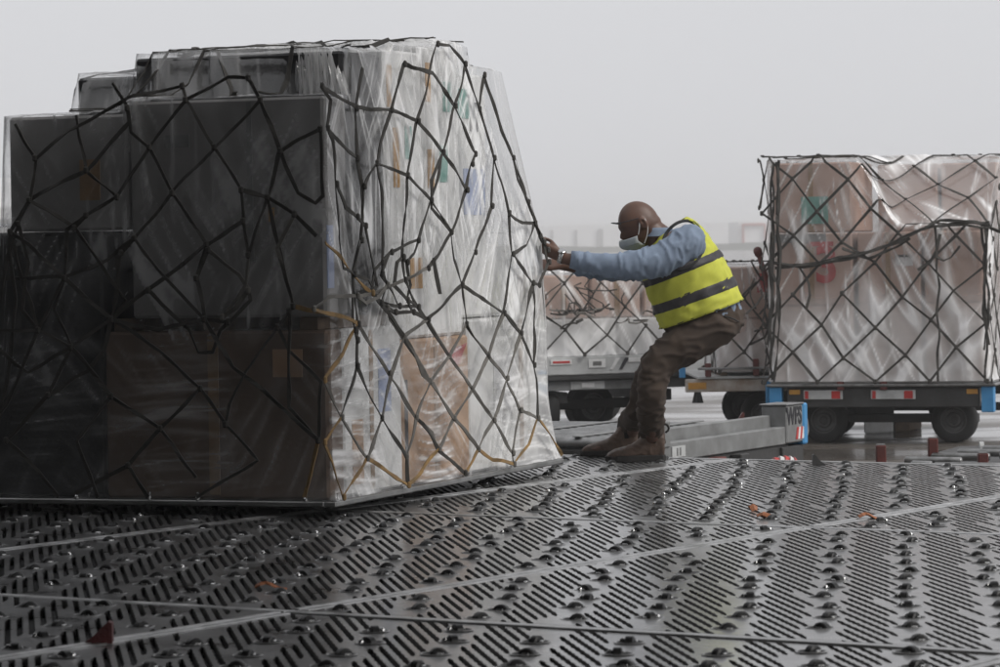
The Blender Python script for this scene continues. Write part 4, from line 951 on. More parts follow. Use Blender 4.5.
bar(rd, frW, LB-0.049, LB+0.02, -0.018, 0.17, -0.13, 0.13, M['blue'], 'blue_end', 0.01)
hose = [frW(LB+0.02, 0.05, 0.09), frW(LB+0.10, 0.04, 0.07), frW(LB+0.13, 0.03, -0.02), frW(LB+0.09, 0.02, -0.09), frW(LB+0.02, 0.02, -0.10)]
MB().tube(rounded(hose, 2), 0.008, 6).build('hose', M['steel_grey'], rd, smooth=True)
bar(rd, frW, 0.10, 0.28, -0.006, -0.001, -0.095, -0.03, M['steel_pale'], 'worn_stencil', 0)
for u_ in (0.16, 0.20): bar(rd, frW, u_, u_+0.02, -0.008, -0.0062, -0.085, -0.04, M['steel_grey'], 'worn_print', 0)
bar(rd, frW, 0.2, LB-0.2, 0.02, 0.05, -0.24, -0.116, M['steel_dark'], 'lower_frame'); bar(rd, frW, LB-0.34, LB-0.02, 0.0, 0.12, -0.30, -0.131, M['steel_dark'], 'tow_socket')
for k, u_ in enumerate((0.35, 0.62, 0.95)): bar(rd, frW, u_, u_+0.12, -0.06, 0.015, -0.20+0.02*k, -0.125, M['steel_dark'] if k != 1 else M['rust_red'], 'latch')
for v_ in (0.5, 1.3): wheel(rd, frW(0.4, v_, -T+0.16), frW.e2, 0.16, 0.1); wheel(rd, frW(LB-0.4, v_, -T+0.16), frW.e2, 0.16, 0.1)
bar(rd, frW, 0.0, LB-0.28, 0.17, 2.1, -0.09, -0.055, M['steel_dark'], 'bed', 0)
for k in range(15):
    u_ = 0.06+k*0.112
    if u_ > LB-0.32: break
    p0, p1 = frW(u_, 0.19, -0.012), frW(u_+0.02, 2.05, -0.012)
    mb = MB(); mb.lathe(p0, p1-p0, [(0, 0.002), (0, 0.030), (0.006, 0.034), ((p1-p0).length-0.006, 0.034), ((p1-p0).length, 0.030), ((p1-p0).length, 0.002)], 14)
    smoothed(mb.build('roller', M['steel_rail'], rd), 40)
for k in range(3): bar(rd, frW, 0.02, LB-0.3, 0.55+k*0.55, 0.60+k*0.55, 0.0235, 0.030, M['steel_grey'], 'cross_strap', 0.002)
# little sill between deck and dolly
frS = frame_at(dA*(B_L[-1]+0.06)+nA*-9.3, -DA)
sill = thing('transfer_sill', frS(1.8, 0.2, -T), 'low worn steel transfer sill along the far edge of the deck', 'sill')
bar(sill, frS, -1.5, 6.2, 0.0, 0.30, -T+0.002, -0.19, M['steel_dark'], 'sill_base', 0)
for k in range(7): bar(sill, frS, -1.45+k*1.08, -0.42+k*1.08, 0.02, 0.14, -0.1895, -0.055-0.012*(k % 2), M['steel_rail'], 'sill_bar', 0.012)

# ---- rollers and red posts at the right end of the deck's far edge
rg = thing('roller_guide', G(950, 456, 0)-Z*T, 'row of short steel guide rollers past the far right edge of the deck', 'guide rollers')
gb = [G(880, 462, -0.06), G(1060, 466, -0.06), G(1080, 440, -0.06), G(960, 441, -0.06)]
MB().add([q+Z*-0.03 for q in gb]+[Vector((q.x, q.y, -T+.002)) for q in gb], [(0, 1, 2, 3), (7, 6, 5, 4), (0, 4, 5, 1), (1, 5, 6, 2), (2, 6, 7, 3), (3, 7, 4, 0)]).build('roller_bed', M['steel_dark'], rg)
for (xa, xb, y_) in ((905, 962, 460.5), (932, 990, 456.5), (958, 1030, 452.5), (983, 1050, 449), (912, 932, 464.5), (934, 1010, 466.3), (1000, 1060, 456)):
    p0, p1 = G(xa, y_, -0.02), G(xb, y_+0.6, -0.02); L_ = (p1-p0).length
    mb = MB(); mb.lathe(p0, p1-p0, [(0, .002), (0, .016), (.008, .022), (L_-.008, .022), (L_, .016), (L_, .002)], 12)
    smoothed(mb.build('roller', M['steel_rail'], rg), 40)
mb = MB(); p_ = G(981.5, 447, -0.02); mb.lathe(p_-Vector((.012, 0, 0)), (1, 0, 0), [(0, .002), (0, .03), (.024, .03), (.024, .002)], 12); mb.build('guide_wheel', M['steel_pale'], rg)
for (x_, yb, yt, lab) in ((881, 463, 444, 'rusty red stop post left of the two others at the far deck edge'), (933, 458, 437, 'tallest rusty red stop post, in the middle of the three'), (983, 467, 452, 'rusty red stop post nearest the right edge of the picture')):
    p_ = G(x_, yb, -0.03); h_ = (yb-yt)*p_.y/F
    mb = MB().box(p_-Vector((.026, .026, 0)), (.052, 0, 0), (0, .052, 0), Z*(h_-0.006), ch=.005)
    po = mb.build('stop_post', M['rust_red']); tag(po, lab, 'post', 'red stop posts')
    MB().box(p_+Vector((-.022, -.022, h_-.0062)), (.044, 0, 0), (0, .044, 0), Z*0.006, ch=.002).build('cap', M['steel_grey'], po)
    MB().box(Vector((p_.x-.05, p_.y-.05, -T+.002)), (.1, 0, 0), (0, .1, 0), Z*(T-.034), ch=.01).build('pedestal', M['steel_dark'], po)
def wedge(px, py, w_px, h_px, label, m_, thick=0.05, name='wheel_stop', lean=0.0, z=0.0, flip=False):
    p_ = G(px, py, z); s_ = p_.y/F; w_, h_ = w_px*s_, h_px*s_
    sg = -1 if flip else 1
    prof = [(-.5, 0), (.5, 0), (.5, .92), (.38, 1.0), (.22, .82), (-.1, .38)]
    vs = [p_+Vector((sg*x*w_, y_, y*h_)) for y_ in (-thick/2, thick/2) for x, y in prof]; k = len(prof)
    mb = MB().add(vs, [tuple(range(k)), tuple(range(k, 2*k))[::-1]]+[(i, (i+1) % k, k+(i+1) % k, k+i) for i in range(k)])
    return tag(mb.build(name, m_), label, 'stop', 'hinged stops')
wedge(98, 643, 30, 22, 'dark maroon hinged stop standing on the near left deck', M['maroon'])
wedge(819, 465, 13, 11, 'dark triangular stop at the far deck edge below the blue end', M['steel_dark'], flip=True)
wedge(738, 428, 13, 16, 'reddish hinged stop standing behind the lettered beam', M['rust_red'], z=-0.02)
# striped bumper
p_ = G(782, 464, -0.05)
bpz = thing('striped_bumper', (p_.x, p_.y, -T+0.002), 'small red and white striped bumper at the far deck edge below the lettering', 'bumper')
MB().box((p_.x-.05, p_.y-.04, -T+.002), (.1, 0, 0), (0, .08, 0), Z*(T-.05-.01), ch=.01).build('foot', M['steel_dark'], bpz)
for k in range(6):
    x0 = -0.08+k*0.027; mb = MB(); r0, r1 = 0.045*math.sqrt(max(.05, 1-(x0/.09)**2)), 0.045*math.sqrt(max(.05, 1-((x0+.026)/.09)**2))
    mb.cyl(p_+Vector((x0, 0, 0.005)), p_+Vector((x0+.026, 0.006, -0.006)), r0, r1, 14); smoothed(mb.build('stripe', M['red'] if k % 2 else M['white'], bpz), 40)
# orange scraps on the deck
def scrap(px0, py0, px1, py1, w_, label):
    p0, p1 = G(px0, py0, 0.006), G(px1, py1, 0.006); d_ = (p1-p0).normalized(); s_ = Vector((-d_.y, d_.x, 0))
    rows = []
    for i in range(7):
        t = i/6; c_ = p0.lerp(p1, t)+Z*0.012*math.sin(t*5); ww = w_*(0.7+0.4*math.sin(i*2.3))
        rows.append([c_-s_*ww, c_+Z*0.008, c_+s_*ww])
    top_ = [[q+Z*0.003 for q in r] for r in rows]
    mb = MB(); mb.loft([r+tt[::-1] for r, tt in zip(rows, top_)])
    tag(mb.build('plastic_scrap', M['orange']), label, 'scrap', 'orange scraps on the deck')
scrap(255, 588, 287, 587.5, 0.012, 'thin straight orange strip on the left of the deck')
scrap(762, 517.5, 768, 516, 0.03, 'crumpled orange scrap on the deck, smaller of the pair right of centre')
scrap(752, 508.7, 755, 509.3, 0.02, 'tiny orange scrap nearest the worker\'s boots on the right of the deck')
scrap(858, 518, 880, 517, 0.02, 'flat orange scrap lying by a panel joint on the right of the deck')

# ================================================================ FAR BACKGROUND
def far_box(parent, px0, px1, py0, Y, m_, name, depth=30, zb=None, ytop=None):
    a, b_ = P(px0, py0, Y), P(px1, py0, Y); zb = -T if zb is None else zb
    return MB().box(Vector((a.x, Y, zb)), (b_.x-a.x, 0, 0), (0, depth, 0), Z*(a.z-zb)).build(name, m_, parent)
YF = 760.0
fh = thing('far_hall', (P(650, 245, YF).x, YF, -T), 'long pale airport hall fading into the haze behind the worker', 'building')
far_box(fh, 430, 742, 228, YF, M['far_white'], 'wall'); far_box(fh, 598, 603, 229, YF-0.5, M['far_grey'], 'pillar', 0.4); far_box(fh, 690, 705, 231, YF-0.5, M['far_grey'], 'door', 0.4)
for k in range(6): far_box(fh, 455+k*24, 457+k*24, 230, YF-0.4, M['far_grey'], 'cladding_seam', 0.3)
fh2 = thing('far_hall', (P(900, 245, YF-60).x, YF-60, -T), 'paler hall with a faint red door frame behind the right-hand load', 'building')
far_box(fh2, 738, 1300, 222, YF-60, M['far_white'], 'wall')
far_box(fh2, 742, 744, 223.5, YF-60.6, M['far_red'], 'frame_post', 0.5); far_box(fh2, 764, 766, 223.5, YF-60.6, M['far_red'], 'frame_post', 0.5)
a_, b_ = P(744.05, 223.5, YF-60.6), P(763.9, 225.5, YF-60.6)
MB().box((a_.x, YF-60.6, b_.z), (b_.x-a_.x, 0, 0), (0, .5, 0), Z*(a_.z-b_.z)).build('frame_head', M['far_red'], fh2)
fh3 = thing('far_hall', (P(-80, 245, 420).x, 420, -T), 'hazy pale block at the left edge beside the dark load', 'building')
far_box(fh3, -400, 14, 214, 420, M['far_white'], 'wall'); far_box(fh3, -400, 9, 185, 445, M['far_white'], 'upper_wall', 20)
far_box(fh3, -400, 8, 226, 419.5, M['far_grey'], 'lower_wall', 0.4)
# far shrubbery row reads as one dark band at the apron's end
bandm = MB(); rnb = random.Random(3); Yb = 640
rows = []
for j, fz in enumerate((0, .5, .85, 1.0)):
    rows.append([Vector((x, Yb+j*2+rnb.uniform(-.8, .8), -T+fz*(1.25+0.35*noise.noise(Vector((x*.07, 0, 0)))+0.15*noise.noise(Vector((x*.5, 3, 0)))))) for x in range(-260, 261, 2)])
bandm.grid(rows); M['hedge'] = mat('far hedge', (0.06, 0.065, 0.05), rough=0.9, scale=0.5)
tag(bandm.build('far_hedge', M['hedge']), 'low dark planting at the far end of the apron', 'hedge', kind='stuff')

# ================================================================ THE WORKER
YM = 17.78
def ring(c, a, b, n=24, p=2.0):
    """closed ring about c with half-axis vectors a, b (superellipse power p)"""
    out = []
    for i in range(n):
        t = 2*math.pi*i/n; ct, st = math.cos(t), math.sin(t)
        out.append(c+a*math.copysign(abs(ct)**(2/p), ct)+b*math.copysign(abs(st)**(2/p), st))
    return out
def limb(pts, rad, n=16, flat=1.0):
    """tapered tube rings through pts; rad in metres"""
    rings = []
    for k, p in enumerate(pts):
        t = (pts[min(k+1, len(pts)-1)]-pts[max(k-1, 0)]).normalized()
        yv = Vector((0, 1, 0)); s_ = (yv-t*yv.dot(t))
        s_ = s_.normalized() if s_.length > 0.2 else Vector((1, 0, 0)).cross(t).normalized()
        w_ = t.cross(s_).normalized()
        rings.append(ring(p, s_*rad[k]*flat, w_*rad[k], n))
    return rings
def dense(pts, rad, m_=4):
    """Catmull-Rom through joints"""
    P_, R_ = [], []
    for i in range(len(pts)-1):
        p0, p1, p2, p3 = pts[max(i-1, 0)], pts[i], pts[i+1], pts[min(i+2, len(pts)-1)]
        for k in range(m_):
            t = k/m_
            P_.append(0.5*((2*p1)+(p2-p0)*t+(2*p0-5*p1+4*p2-p3)*t*t+(3*p1-p0-3*p2+p3)*t**3)); R_.append(rad[i]+(rad[i+1]-rad[i])*t)
    P_.append(pts[-1]); R_.append(rad[-1])
    return P_, R_
def fuse(mb, name, m_, parent, voxel, smooth=4, wr=None):
    """join overlapping volumes into one continuous surface; wr(co, normal) -> offset along the normal"""
    me = mb.mesh(name, m_, Vector((0, 0, 0))); tmp = bpy.data.objects.new('tmp', me); scene.collection.objects.link(tmp)
    md = tmp.modifiers.new('r', 'REMESH'); md.mode = 'VOXEL'; md.voxel_size = voxel
    sm = tmp.modifiers.new('s', 'SMOOTH'); sm.factor = 0.5; sm.iterations = smooth
    dg = bpy.context.evaluated_depsgraph_get(); out = bpy.data.meshes.new_from_object(tmp.evaluated_get(dg))
    bpy.data.objects.remove(tmp); out.name = name
    out.materials.clear(); out.materials.append(m_)
    o_ = world_loc(parent)
    if wr:
        ns = [v.normal.copy() for v in out.vertices]
        for v, nn in zip(out.vertices, ns): v.co = v.co+nn*wr(v.co, nn)
    for v in out.vertices: v.co -= o_
    out.polygons.foreach_set('use_smooth', [True]*len(out.polygons)); out.update()
    return link(name, out, parent, o_)
man = thing('person', G(640, 464, 0), 'worker in yellow vest and brown trousers leaning back to pull the tall load\'s net', 'person')
man.location.z = 0
EXr = Vector((1, 0, 0)); EY = Vector((0, 1, 0))
def seg_ring(pf, pb, halfw, Y, n=32, p=2.3, grow=0.0):
    """torso section seen edge-on: front pixel pf to back pixel pb"""
    f_, b2 = P(pf[0], pf[1], Y), P(pb[0], pb[1], Y); a = (b2-f_)/2
    return ring((f_+b2)/2, a*(1+grow/max(a.length, .01)), EY*(halfw+grow), n, p)
# --- body: one surface (head, neck, torso, arms, hands, legs)
body = MB()
SEC = [((672, 331), (742, 312), .175), ((663, 322), (738, 299), .185), ((656, 303), (727, 275), .20), ((650, 284), (716, 254), .215), ((648, 268), (706, 241), .215), ((652, 253), (697, 230), .19), ((656, 243), (686, 226), .125)]
body.loft([seg_ring(f_, b2, hw-.02, YM, grow=-.02) for f_, b2, hw in SEC])
# head in its own axes: x forward (face), z up
HC = P(638.5, 224, YM-0.01); tilt = R(24); yawh = R(6)
fx = Vector((-math.cos(tilt), 0, -math.sin(tilt))); fz = Vector((-math.sin(tilt), 0, math.cos(tilt))); fy = fx.cross(fz)*-1
fx = Quaternion(Z, yawh) @ fx; fy = Quaternion(Z, yawh) @ fy; fz = Quaternion(Z, yawh) @ fz
def hp(x, y, z): return HC+fx*x+fy*y+fz*z
NL, NA = 28, 36; rows = []
for i in range(NL+1):
    th = math.pi*i/NL; z = 0.122*math.cos(th); s_ = math.sin(th); row = []
    for j in range(NA):
        ph = 2*math.pi*j/NA; cx, sy = math.cos(ph), math.sin(ph)
        front = max(0, cx)
        x = 0.104*s_*cx; y = 0.078*s_*sy
        if z < 0: k = min(1, -z/0.12); x -= 0.012*k*(1 if cx < 0 else 0); x += (-0.028*k if cx < 0 else 0.010*k)*1.0; y *= 1-0.22*k
        if cx < 0 and z > -0.03: x *= 1.06
        x += 0.006*front*math.exp(-((z-0.022)/0.012)**2)                               # brow
        x -= 0.008*front**3*math.exp(-((z-0.004)/0.012)**2)*(1 if abs(sy) > .15 else .3)   # eye sockets
        x += 0.024*math.exp(-(ph if ph < math.pi else 2*math.pi-ph)**2/0.016)*math.exp(-((z+0.026)/0.017)**2)  # nose
        x += 0.007*front**6*math.exp(-((z+0.064)/0.013)**2)                             # lips
        x += 0.010*front**4*math.exp(-((z+0.100)/0.016)**2)                             # chin
        row.append(hp(x, y, z))
    rows.append(row)
body.loft(rows, cap=False)
for sg in (-1, 1):                                                                          # ears
    for i in range(12):
        t = -1.3+i*0.36; c_ = hp(-0.012-0.015*math.cos(t)*1.0, sg*0.087, -0.006+0.033*math.sin(t)); c2_ = hp(-0.012-0.015*math.cos(t+.36), sg*0.090, -0.006+0.033*math.sin(t+.36))
        body.tube([c_, c2_], 0.0075, 8)
    body.tube([hp(-0.004, sg*0.075, 0.010), hp(-0.006, sg*0.078, -0.028)], 0.012, 8)
pn, rn_ = dense([hp(-0.035, 0, -0.05), P(655, 233, YM), P(668, 247, YM)], [.068, .066, .085], 4)
body.loft(limb(pn, rn_, 20))
ARM_N = [P(686, 245, YM-.20), P(655, 262, YM-.235), P(621, 266, YM-.22), P(592, 262.5, YM-.17), P(567, 259, YM-.13), P(560, 256.5, YM-.12)]
ARM_F = [P(684, 245, YM+.20), P(650, 262, YM+.21), P(616, 268, YM+.15), P(590, 268, YM+.08), P(568, 265.5, YM+.03), P(560, 264.5, YM+.01)]
for A_, rr_ in ((ARM_N, [.066, .058, .050, .043, .031, .028]), (ARM_F, [.066, .058, .05, .043, .031, .028])):
    q, r_ = dense(A_, rr_, 5); body.loft(limb(q, r_, 16))
def hand(w, fwd, up, out, parent_mb, scale=1.0):
    """palm from the wrist w along fwd; four fingers curl round towards -up, thumb from the side of the palm"""
    S = scale
    palm = [w+fwd*d_*S for d_ in (-.02, .02, .055, .085)]; wd = [.027, .036, .042, .038]
    parent_mb.loft([ring(p_, up*wd[k]*S, out*(.019 if k else .022)*S, 14, 2.4) for k, p_ in enumerate(palm)])
    for k, (off, ln) in enumerate(((.030, .92), (.011, 1.0), (-.009, .95), (-.028, .76))):
        b0 = w+(fwd*.078+up*off)*S
        j1 = b0+(fwd*.040*ln-out*.004)*S; j2 = j1+(fwd*.006-out*.034*ln)*S; j3 = j2+(-fwd*.024*ln-out*.008)*S
        q, r_ = dense([b0-fwd*.02*S, b0, j1, j2, j3], [.0095*S, .0105*S, .010*S, .009*S, .0075*S], 3); parent_mb.loft(limb(q, r_, 10))
    t0 = w+(fwd*.022+up*.026-out*.004)*S; t1 = t0+(fwd*.030+up*.008-out*.014)*S; t2 = t1+(fwd*.030+up*.0-out*.018)*S; t3 = t2+(fwd*.02-up*.010-out*.010)*S
    q, r_ = dense([t0, t1, t2, t3], [.014*S, .012*S, .0105*S, .008*S], 3); parent_mb.loft(limb(q, r_, 10))
dn = (ARM_N[-1]-ARM_N[-2]).normalized(); df = (ARM_F[-1]-ARM_F[-2]).normalized()
fw = (P(546, 249, YM-.11)-ARM_N[-1]).normalized(); upn = (Z-fw*fw.z).normalized()
hand(ARM_N[-1], fw, (upn*0.75-EY*0.65).normalized(), (-EY*0.75-upn*0.65).normalized(), body, 0.98)
fwf = (P(540, 265, YM)-ARM_F[-1]).normalized(); upf = (Z-fwf*fwf.z).normalized()
hand(ARM_F[-1], fwf, (upf*0.7+EY*0.7).normalized(), (upf*.7-EY*.7).normalized(), body, 0.98)
FN, FF = G(648, 461.5, 0), G(622, 456.5, 0)
LEG_N = [P(716, 322, YM-.105), P(688, 342, YM-.12), P(659, 364, YM-.13), P(651, 400, YM-.12), Vector((FN.x+.024, FN.y, .10))]
LEG_F = [P(714, 322, YM+.105), P(684, 344, YM+.15), P(655, 368, YM+.20), P(642, 405, YM+.26), Vector((FF.x+.050, FF.y, .12))]
for Lg in (LEG_N, LEG_F):
    q, r_ = dense(Lg, [.085, .075, .052, .044, .034], 5); body.loft(limb(q, r_, 16))
for Ft, d_ in ((FN, -1), (FF, -1)):
    body.loft([ring(Vector((Ft.x+x_, Ft.y, h_+.02)), EY*w_, Z*h_, 14) for x_, w_, h_ in ((.06, .03, .03), (.02, .036, .045), (-.06, .04, .035), (-.14, .042, .025), (-.18, .03, .018))])
fuse(body, 'body', M['skin'], man, 0.0062, 3)
# --- clothes
def cloth(amp, sc, ax=(1, 1, 1)):
    def f(co, n_):
        q = Vector((co.x*ax[0], co.y*ax[1], co.z*ax[2]))*sc
        w_ = noise.noise_vector(q*.4)*.8
        a = 1-abs(noise.noise(q+w_))*2; b2 = noise.noise(q*2.3+w_*2)
        return amp*(0.9*max(a, 0)**2+0.10*b2)
    return f
sh = MB()
sh.loft([seg_ring(f_, b2, hw, YM, grow=-.002) for f_, b2, hw in SEC])
for A_, far in ((ARM_N, 0), (ARM_F, 1)):
    B_ = [A_[0]+Vector((.05, .03 if not far else -.03, .02)), A_[0], A_[1], A_[2], A_[3], A_[4]+(A_[3]-A_[4])*0.28]
    q, r_ = dense(B_, [.085, .092, .084, .068, .050, .042], 5); sh.loft(limb(q, r_, 20))
shirt = fuse(sh, 'shirt', M['shirt'], man, 0.009, 5, cloth(.012, 13, (2.0, .7, .9)))
q_ = ARM_N[4]+(ARM_N[3]-ARM_N[4])*0.24; d_ = (ARM_N[3]-ARM_N[4]).normalized()
MB().loft([ring(q_+d_*x_, EY*r_, d_.cross(EY).normalized()*r_, 20) for x_, r_ in ((-.012, .038), (-.014, .046), (.05, .0505), (.052, .046))], cap=False).build('cuff', M['shirt'], shirt, smooth=True)
cl0, cl1 = P(651, 238, YM), P(660, 224, YM)
MB().loft([ring(P(658.5, 233, YM)+fz*h_*.6+Vector((.012*h_/.05, 0, 0)), (fx*.9+Z*.35).normalized()*r_, EY*r_*.98, 24) for h_, r_ in ((-.03, .084), (.02, .076), (.048, .074), (.050, .068), (.0, .070))], cap=False).build('collar', M['shirt'], shirt, smooth=True)
tr = MB()
tr.loft([seg_ring(f_, b2, hw, YM, grow=.002) for f_, b2, hw in (((664, 326), (738, 303), .175), ((668, 332), (743, 312), .185), ((680, 343), (744, 322), .18), ((695, 352), (738, 332), .15))])
for Lg, far in ((LEG_N, 0), (LEG_F, 1)):
    q, r_ = dense([Lg[0]+Vector((.03, 0, .03)), Lg[0], Lg[1], Lg[2], Lg[3], Lg[4]+Z*.055, Lg[4]+Z*-.005], [.10, .122, .108, .084, .070, .066, .064], 5); tr.loft(limb(q, r_, 20, .95))
trousers = fuse(tr, 'trousers', M['trousers'], man, 0.009, 5, cloth(.012, 12, (.8, .7, 1.7)))
for (pa, pb) in (((727, 318), (738, 330)),):
    mb = MB(); c_ = [P(724, 316, YM-.178), P(732, 318, YM-.172), P(739, 322, YM-.15)]; mb.tube(rounded(c_, 1), .004, 6); mb.build('pocket_seam', M['trim'], trousers)
# vest: open tube round the torso with an armhole at each side
VS = [((664, 328), (739, 301), .205), ((659, 315), (733, 289), .212), ((654, 301), (727, 274), .222), ((650, 288), (720, 260), .232), ((647, 277), (713, 249), .236), ((646, 268), (706.5, 240), .236), ((648, 259), (701, 233), .222), ((652, 250), (695, 227), .196), ((656, 243), (689, 222), .155), ((659, 238), (683, 220), .115)]
def catring(tab, t):
    x = t*(len(tab)-1); i = min(int(x), len(tab)-2); f_ = x-i
    a, b2 = tab[i], tab[i+1]
    return tuple(a[0][k]+(b2[0][k]-a[0][k])*f_ for k in (0, 1)), tuple(a[1][k]+(b2[1][k]-a[1][k])*f_ for k in (0, 1)), a[2]+(b2[2]-a[2])*f_
NV, NC = 46, 72
vr = cloth(.015, 13, (1, 1, 1))
vrows = []
for i in range(NV+1):
    f_, b2, hw = catring(VS, i/NV); row = seg_ring(f_, b2, hw, YM, NC, 2.2, grow=.010)
    c_ = sum(row, Vector())/NC
    vrows.append([q+(q-c_).normalized()*vr(q, None) for q in row])
holes = [ARM_N[0]+Vector((-.015, -.05, .0)), ARM_F[0]+Vector((-.015, .05, .0))]
hax = Vector((.45, 0, .89)).normalized(); hbx = Vector((.89, 0, -.45))
def in_hole(q):
    for h_ in holes:
        if (q.y-YM)*(h_.y-YM) > 0:
            d_ = q-h_; a = d_.dot(hax)/.135; b2 = d_.dot(hbx)/.105
            if a*a+b2*b2 < 1 and abs(q.y-YM) > .05: return True
    return False
mb = MB(); mb.v = [q for r in vrows for q in r]
for i in range(NV):
    for j in range(NC):
        f_ = (i*NC+j, i*NC+(j+1) % NC, (i+1)*NC+(j+1) % NC, (i+1)*NC+j)
        if all(in_hole(mb.v[k]) for k in f_): continue
        mb.f.append(f_); mb.mi.append(0)
# pull the rim of the holes onto a clean oval
for k, q in enumerate(mb.v):
    pass
vest = mb.build('safety_vest', M['vest'], man, smooth=True)
sol = vest.modifiers.new('thickness', 'SOLIDIFY'); sol.thickness = 0.006; sol.offset = 1
vest.data.update()
def vest_band(t0, t1, name, m_, off=.0085):
    rows = []
    for k in range(7):
        t = t0+(t1-t0)*k/6; f_, b2, hw = catring(VS, t); row = seg_ring(f_, b2, hw, YM, NC, 2.2, grow=.010); c_ = sum(row, Vector())/NC
        rows.append([q+(q-c_).normalized()*(vr(q, None)+off+(0 if 0 < k < 6 else -.006)) for q in row])
    mb_ = MB(); mb_.loft(rows, cap=False); return mb_.build(name, m_, vest, smooth=True)
vest_band(.115, .205, 'lower_reflective_band', M['vest_band']); vest_band(.345, .435, 'upper_reflective_band', M['vest_band'])
vest_band(-.0, .012, 'hem', M['trim'], .006)
for h_ in holes:                                                     # black piping round each armhole, laid on the vest
    sg = -1 if h_.y < YM else 1; pts = []
    for i in range(41):
        t = 2*math.pi*i/40; q = h_+hax*.135*math.cos(t)+hbx*.105*math.sin(t)
        best = min((v for r in vrows for v in r if (v.y-YM)*sg > 0), key=lambda v: (v.x-q.x)**2+(v.z-q.z)**2)
        pts.append(Vector((q.x, best.y+sg*.006, q.z)))
    for _ in range(3): pts = [(pts[i-1 if i else -2]+pts[i]*2+pts[(i+1) if i < 40 else 1])/4 for i in range(41)]
    MB().tube(pts, .0085, 6).build('armhole_piping', M['trim'], vest, smooth=True)
# boots
for (Ft, lab, far) in ((FN, 'near boot', 0), (FF, 'far boot', 1)):
    rot = Matrix.Rotation(R(-6 if far else 3), 3, 'Z'); pitch = 0
    def bp_(x, y, z): return Ft+rot @ Vector((x, y, z))
    mb = MB(); prof = [(.085, .040, .018, .165), (.075, .046, .014, .175), (.03, .048, .012, .175), (-.012, .047, .012, .165), (-.04, .046, .012, .125), (-.08, .047, .012, .094), (-.13, .051, .012, .078), (-.175, .049, .013, .066), (-.205, .036, .018, .050), (-.215, .016, .025, .040)]
    rings = []
    for x, w_, z0, z1 in prof: rings.append(ring(bp_(x, 0, (z0+z1)/2), rot @ (EY*w_), Z*(z1-z0)/2, 22, 2.8))
    boot = fuse(MB().loft(rings), 'boot', M['boot'], man, .006, 3, cloth(.004, 26))
    shaft = MB(); top = Lg_top = (LEG_F if far else LEG_N)[4]
    cax = [bp_(.030, 0, .10), bp_(.030, 0, .15), (bp_(.028, 0, .19) if not far else bp_(.06, 0, .19)), ((bp_(.024, 0, .235)) if not far else bp_(.085, 0, .235))]
    shaft.loft([ring(c_, rot @ (EXr*r_), rot @ (EY*r_*.86), 20) for c_, r_ in zip(cax, (.056, .057, .060, .062))]); shaft.build('shaft', M['boot'], boot, smooth=True)
    el = MB()
    for sg in (-1, 1): el.loft([ring(c_+rot @ (EY*sg*r_*.86*.72), rot @ (EXr*.024*k2), rot @ (EY*.020), 12) for c_, r_, k2 in zip(cax, (.056, .057, .060, .062), (.7, .9, 1, 1.1))])
    el.build('elastic_panel', M['boot_dark'], boot, smooth=True)
    so = MB(); outl = [(.092, .030), (.075, .046), (.02, .046), (-.05, .045), (-.11, .054), (-.165, .054), (-.205, .040), (-.226, .018)]
    loop = [(x, w_) for x, w_ in outl]+[(x, -w_) for x, w_ in outl[::-1]]
    so.loft([[bp_(x*s_, w_*s_, z_) for x, w_ in loop] for s_, z_ in ((.97, .0035), (1.0, .010), (1.0, .030), (.96, .036))]); so.build('sole', M['boot_dark'], boot)
    MB().tube(rounded([bp_(.095, 0, .15), bp_(.115, 0, .165), bp_(.108, 0, .19), bp_(.09, 0, .195)], 1), .006, 6).build('pull_tab', M['boot_dark'], boot, smooth=True)
# mask, loops, spectacles, watch
mk = MB(); rows = []
for i in range(13):
    v_ = i/12; z_ = -0.040-0.080*v_; row = []
    for j in range(19):
        ph = -1.25+2.5*j/18; bul = 0.030*math.sin(math.pi*min(1, v_*.9+.08))*math.cos(ph*.9)
        sft = math.sqrt(max(0.05, 1-(z_/.125)**2))
        row.append(hp((.104*sft+.022)*math.cos(ph)+bul, .082*sft*math.sin(ph)*1.04, z_-.012*(1-math.cos(ph))*(-1 if v_ > .5 else 1)))
    rows.append(row)
mask = MB().grid(rows).build('face_mask', M['mask'], man, smooth=True)
s2_ = mask.modifiers.new('thickness', 'SOLIDIFY'); s2_.thickness = .003
for sg in (-1, 1):
    MB().tube(rounded([hp(.035, sg*.082, -.045), hp(.012, sg*.090, -.01), hp(.0, sg*.090, .022), hp(-.014, sg*.086, .030)], 2), .0022, 5).build('ear_loop', M['white'], mask)
    MB().tube(rounded([hp(.025, sg*.078, -.10), hp(-.012, sg*.090, -.06), hp(-.030, sg*.090, -.02), hp(-.030, sg*.088, .016)], 2), .0022, 5).build('ear_loop', M['white'], mask)
gl_ = link('spectacles', None, man, world_loc(man))
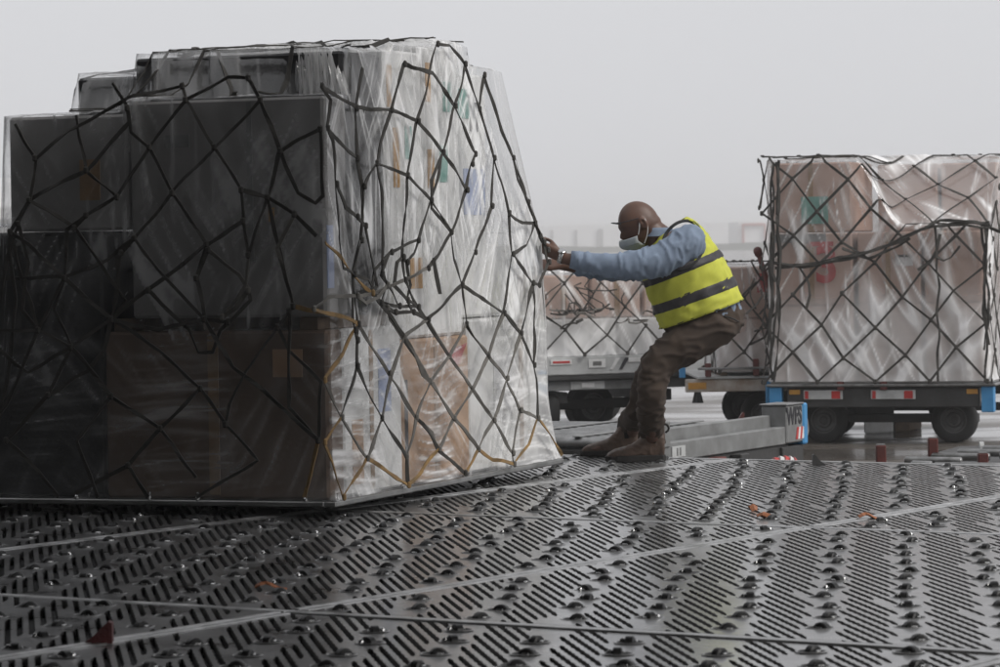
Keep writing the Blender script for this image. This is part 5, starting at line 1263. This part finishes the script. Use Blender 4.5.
for sg in (-1, 1):
    c_ = hp(.106, sg*.034, .052)
    mb = MB(); mb.tube([c_+fy*(.030*math.cos(t*.3142))+(fz*.55+fx*.83)*(.020*math.sin(t*.3142)) for t in range(21)], .0028, 6); mb.build('rim', M['ink'], gl_)
    mb = MB(); mb.loft([[c_+fy*(.029*math.cos(t*.3927))+(fz*.55+fx*.83)*(.019*math.sin(t*.3927))+(fx*.55-fz*.83)*d_ for t in range(16)] for d_ in (0, .002)]); mb.build('lens', M['lens'], gl_)
    MB().tube([hp(.106, sg*.063, .052), hp(.06, sg*.080, .042), hp(.0, sg*.083, .032)], .0026, 6).build('temple', M['ink'], gl_)
MB().tube([hp(.108, -.006, .052), hp(.112, 0, .056), hp(.108, .006, .052)], .0028, 6).build('bridge', M['ink'], gl_)
wt = link('wristwatch', None, man, world_loc(man)); wc = ARM_N[4].lerp(ARM_N[5], .75); wd_ = (ARM_N[4]-ARM_N[5]).normalized()
s1_ = EY-wd_*EY.dot(wd_); s1_.normalize(); s2v = wd_.cross(s1_)
MB().loft([ring(wc+wd_*x_, s1_*r_, s2v*r_, 20) for x_, r_ in ((-.011, .033), (-.011, .0365), (.011, .0375), (.011, .034))], cap=False).build('band', M['chrome'], wt, smooth=True)
mb = MB(); fdir = (Z*.8-EY*.6).normalized(); mb.lathe(wc+fdir*.034, fdir, [(0, .001), (0, .019), (.008, .020), (.011, .016), (.0112, .001)], 18); mb.build('case', M['chrome'], wt)

# ================================================================ THE AIR
hz = MB().box((-1600, -60, -T-1.0), (3200, 0, 0), (0, 2520, 0), Z*(9.6)).build('haze', bpy.data.materials.new('haze'))
tag(hz, kind='stuff')
hm_ = hz.data.materials[0]; hm_.use_nodes = True; n = hm_.node_tree.nodes; n.clear()
ho = n.new('ShaderNodeOutputMaterial'); pv = n.new('ShaderNodeVolumePrincipled')
pv.inputs['Color'].default_value = (1.0, 1.0, 1.0, 1); pv.inputs['Density'].default_value = 0.0014; pv.inputs['Anisotropy'].default_value = 0.3
hm_.node_tree.links.new(pv.outputs[0], ho.inputs['Volume'])
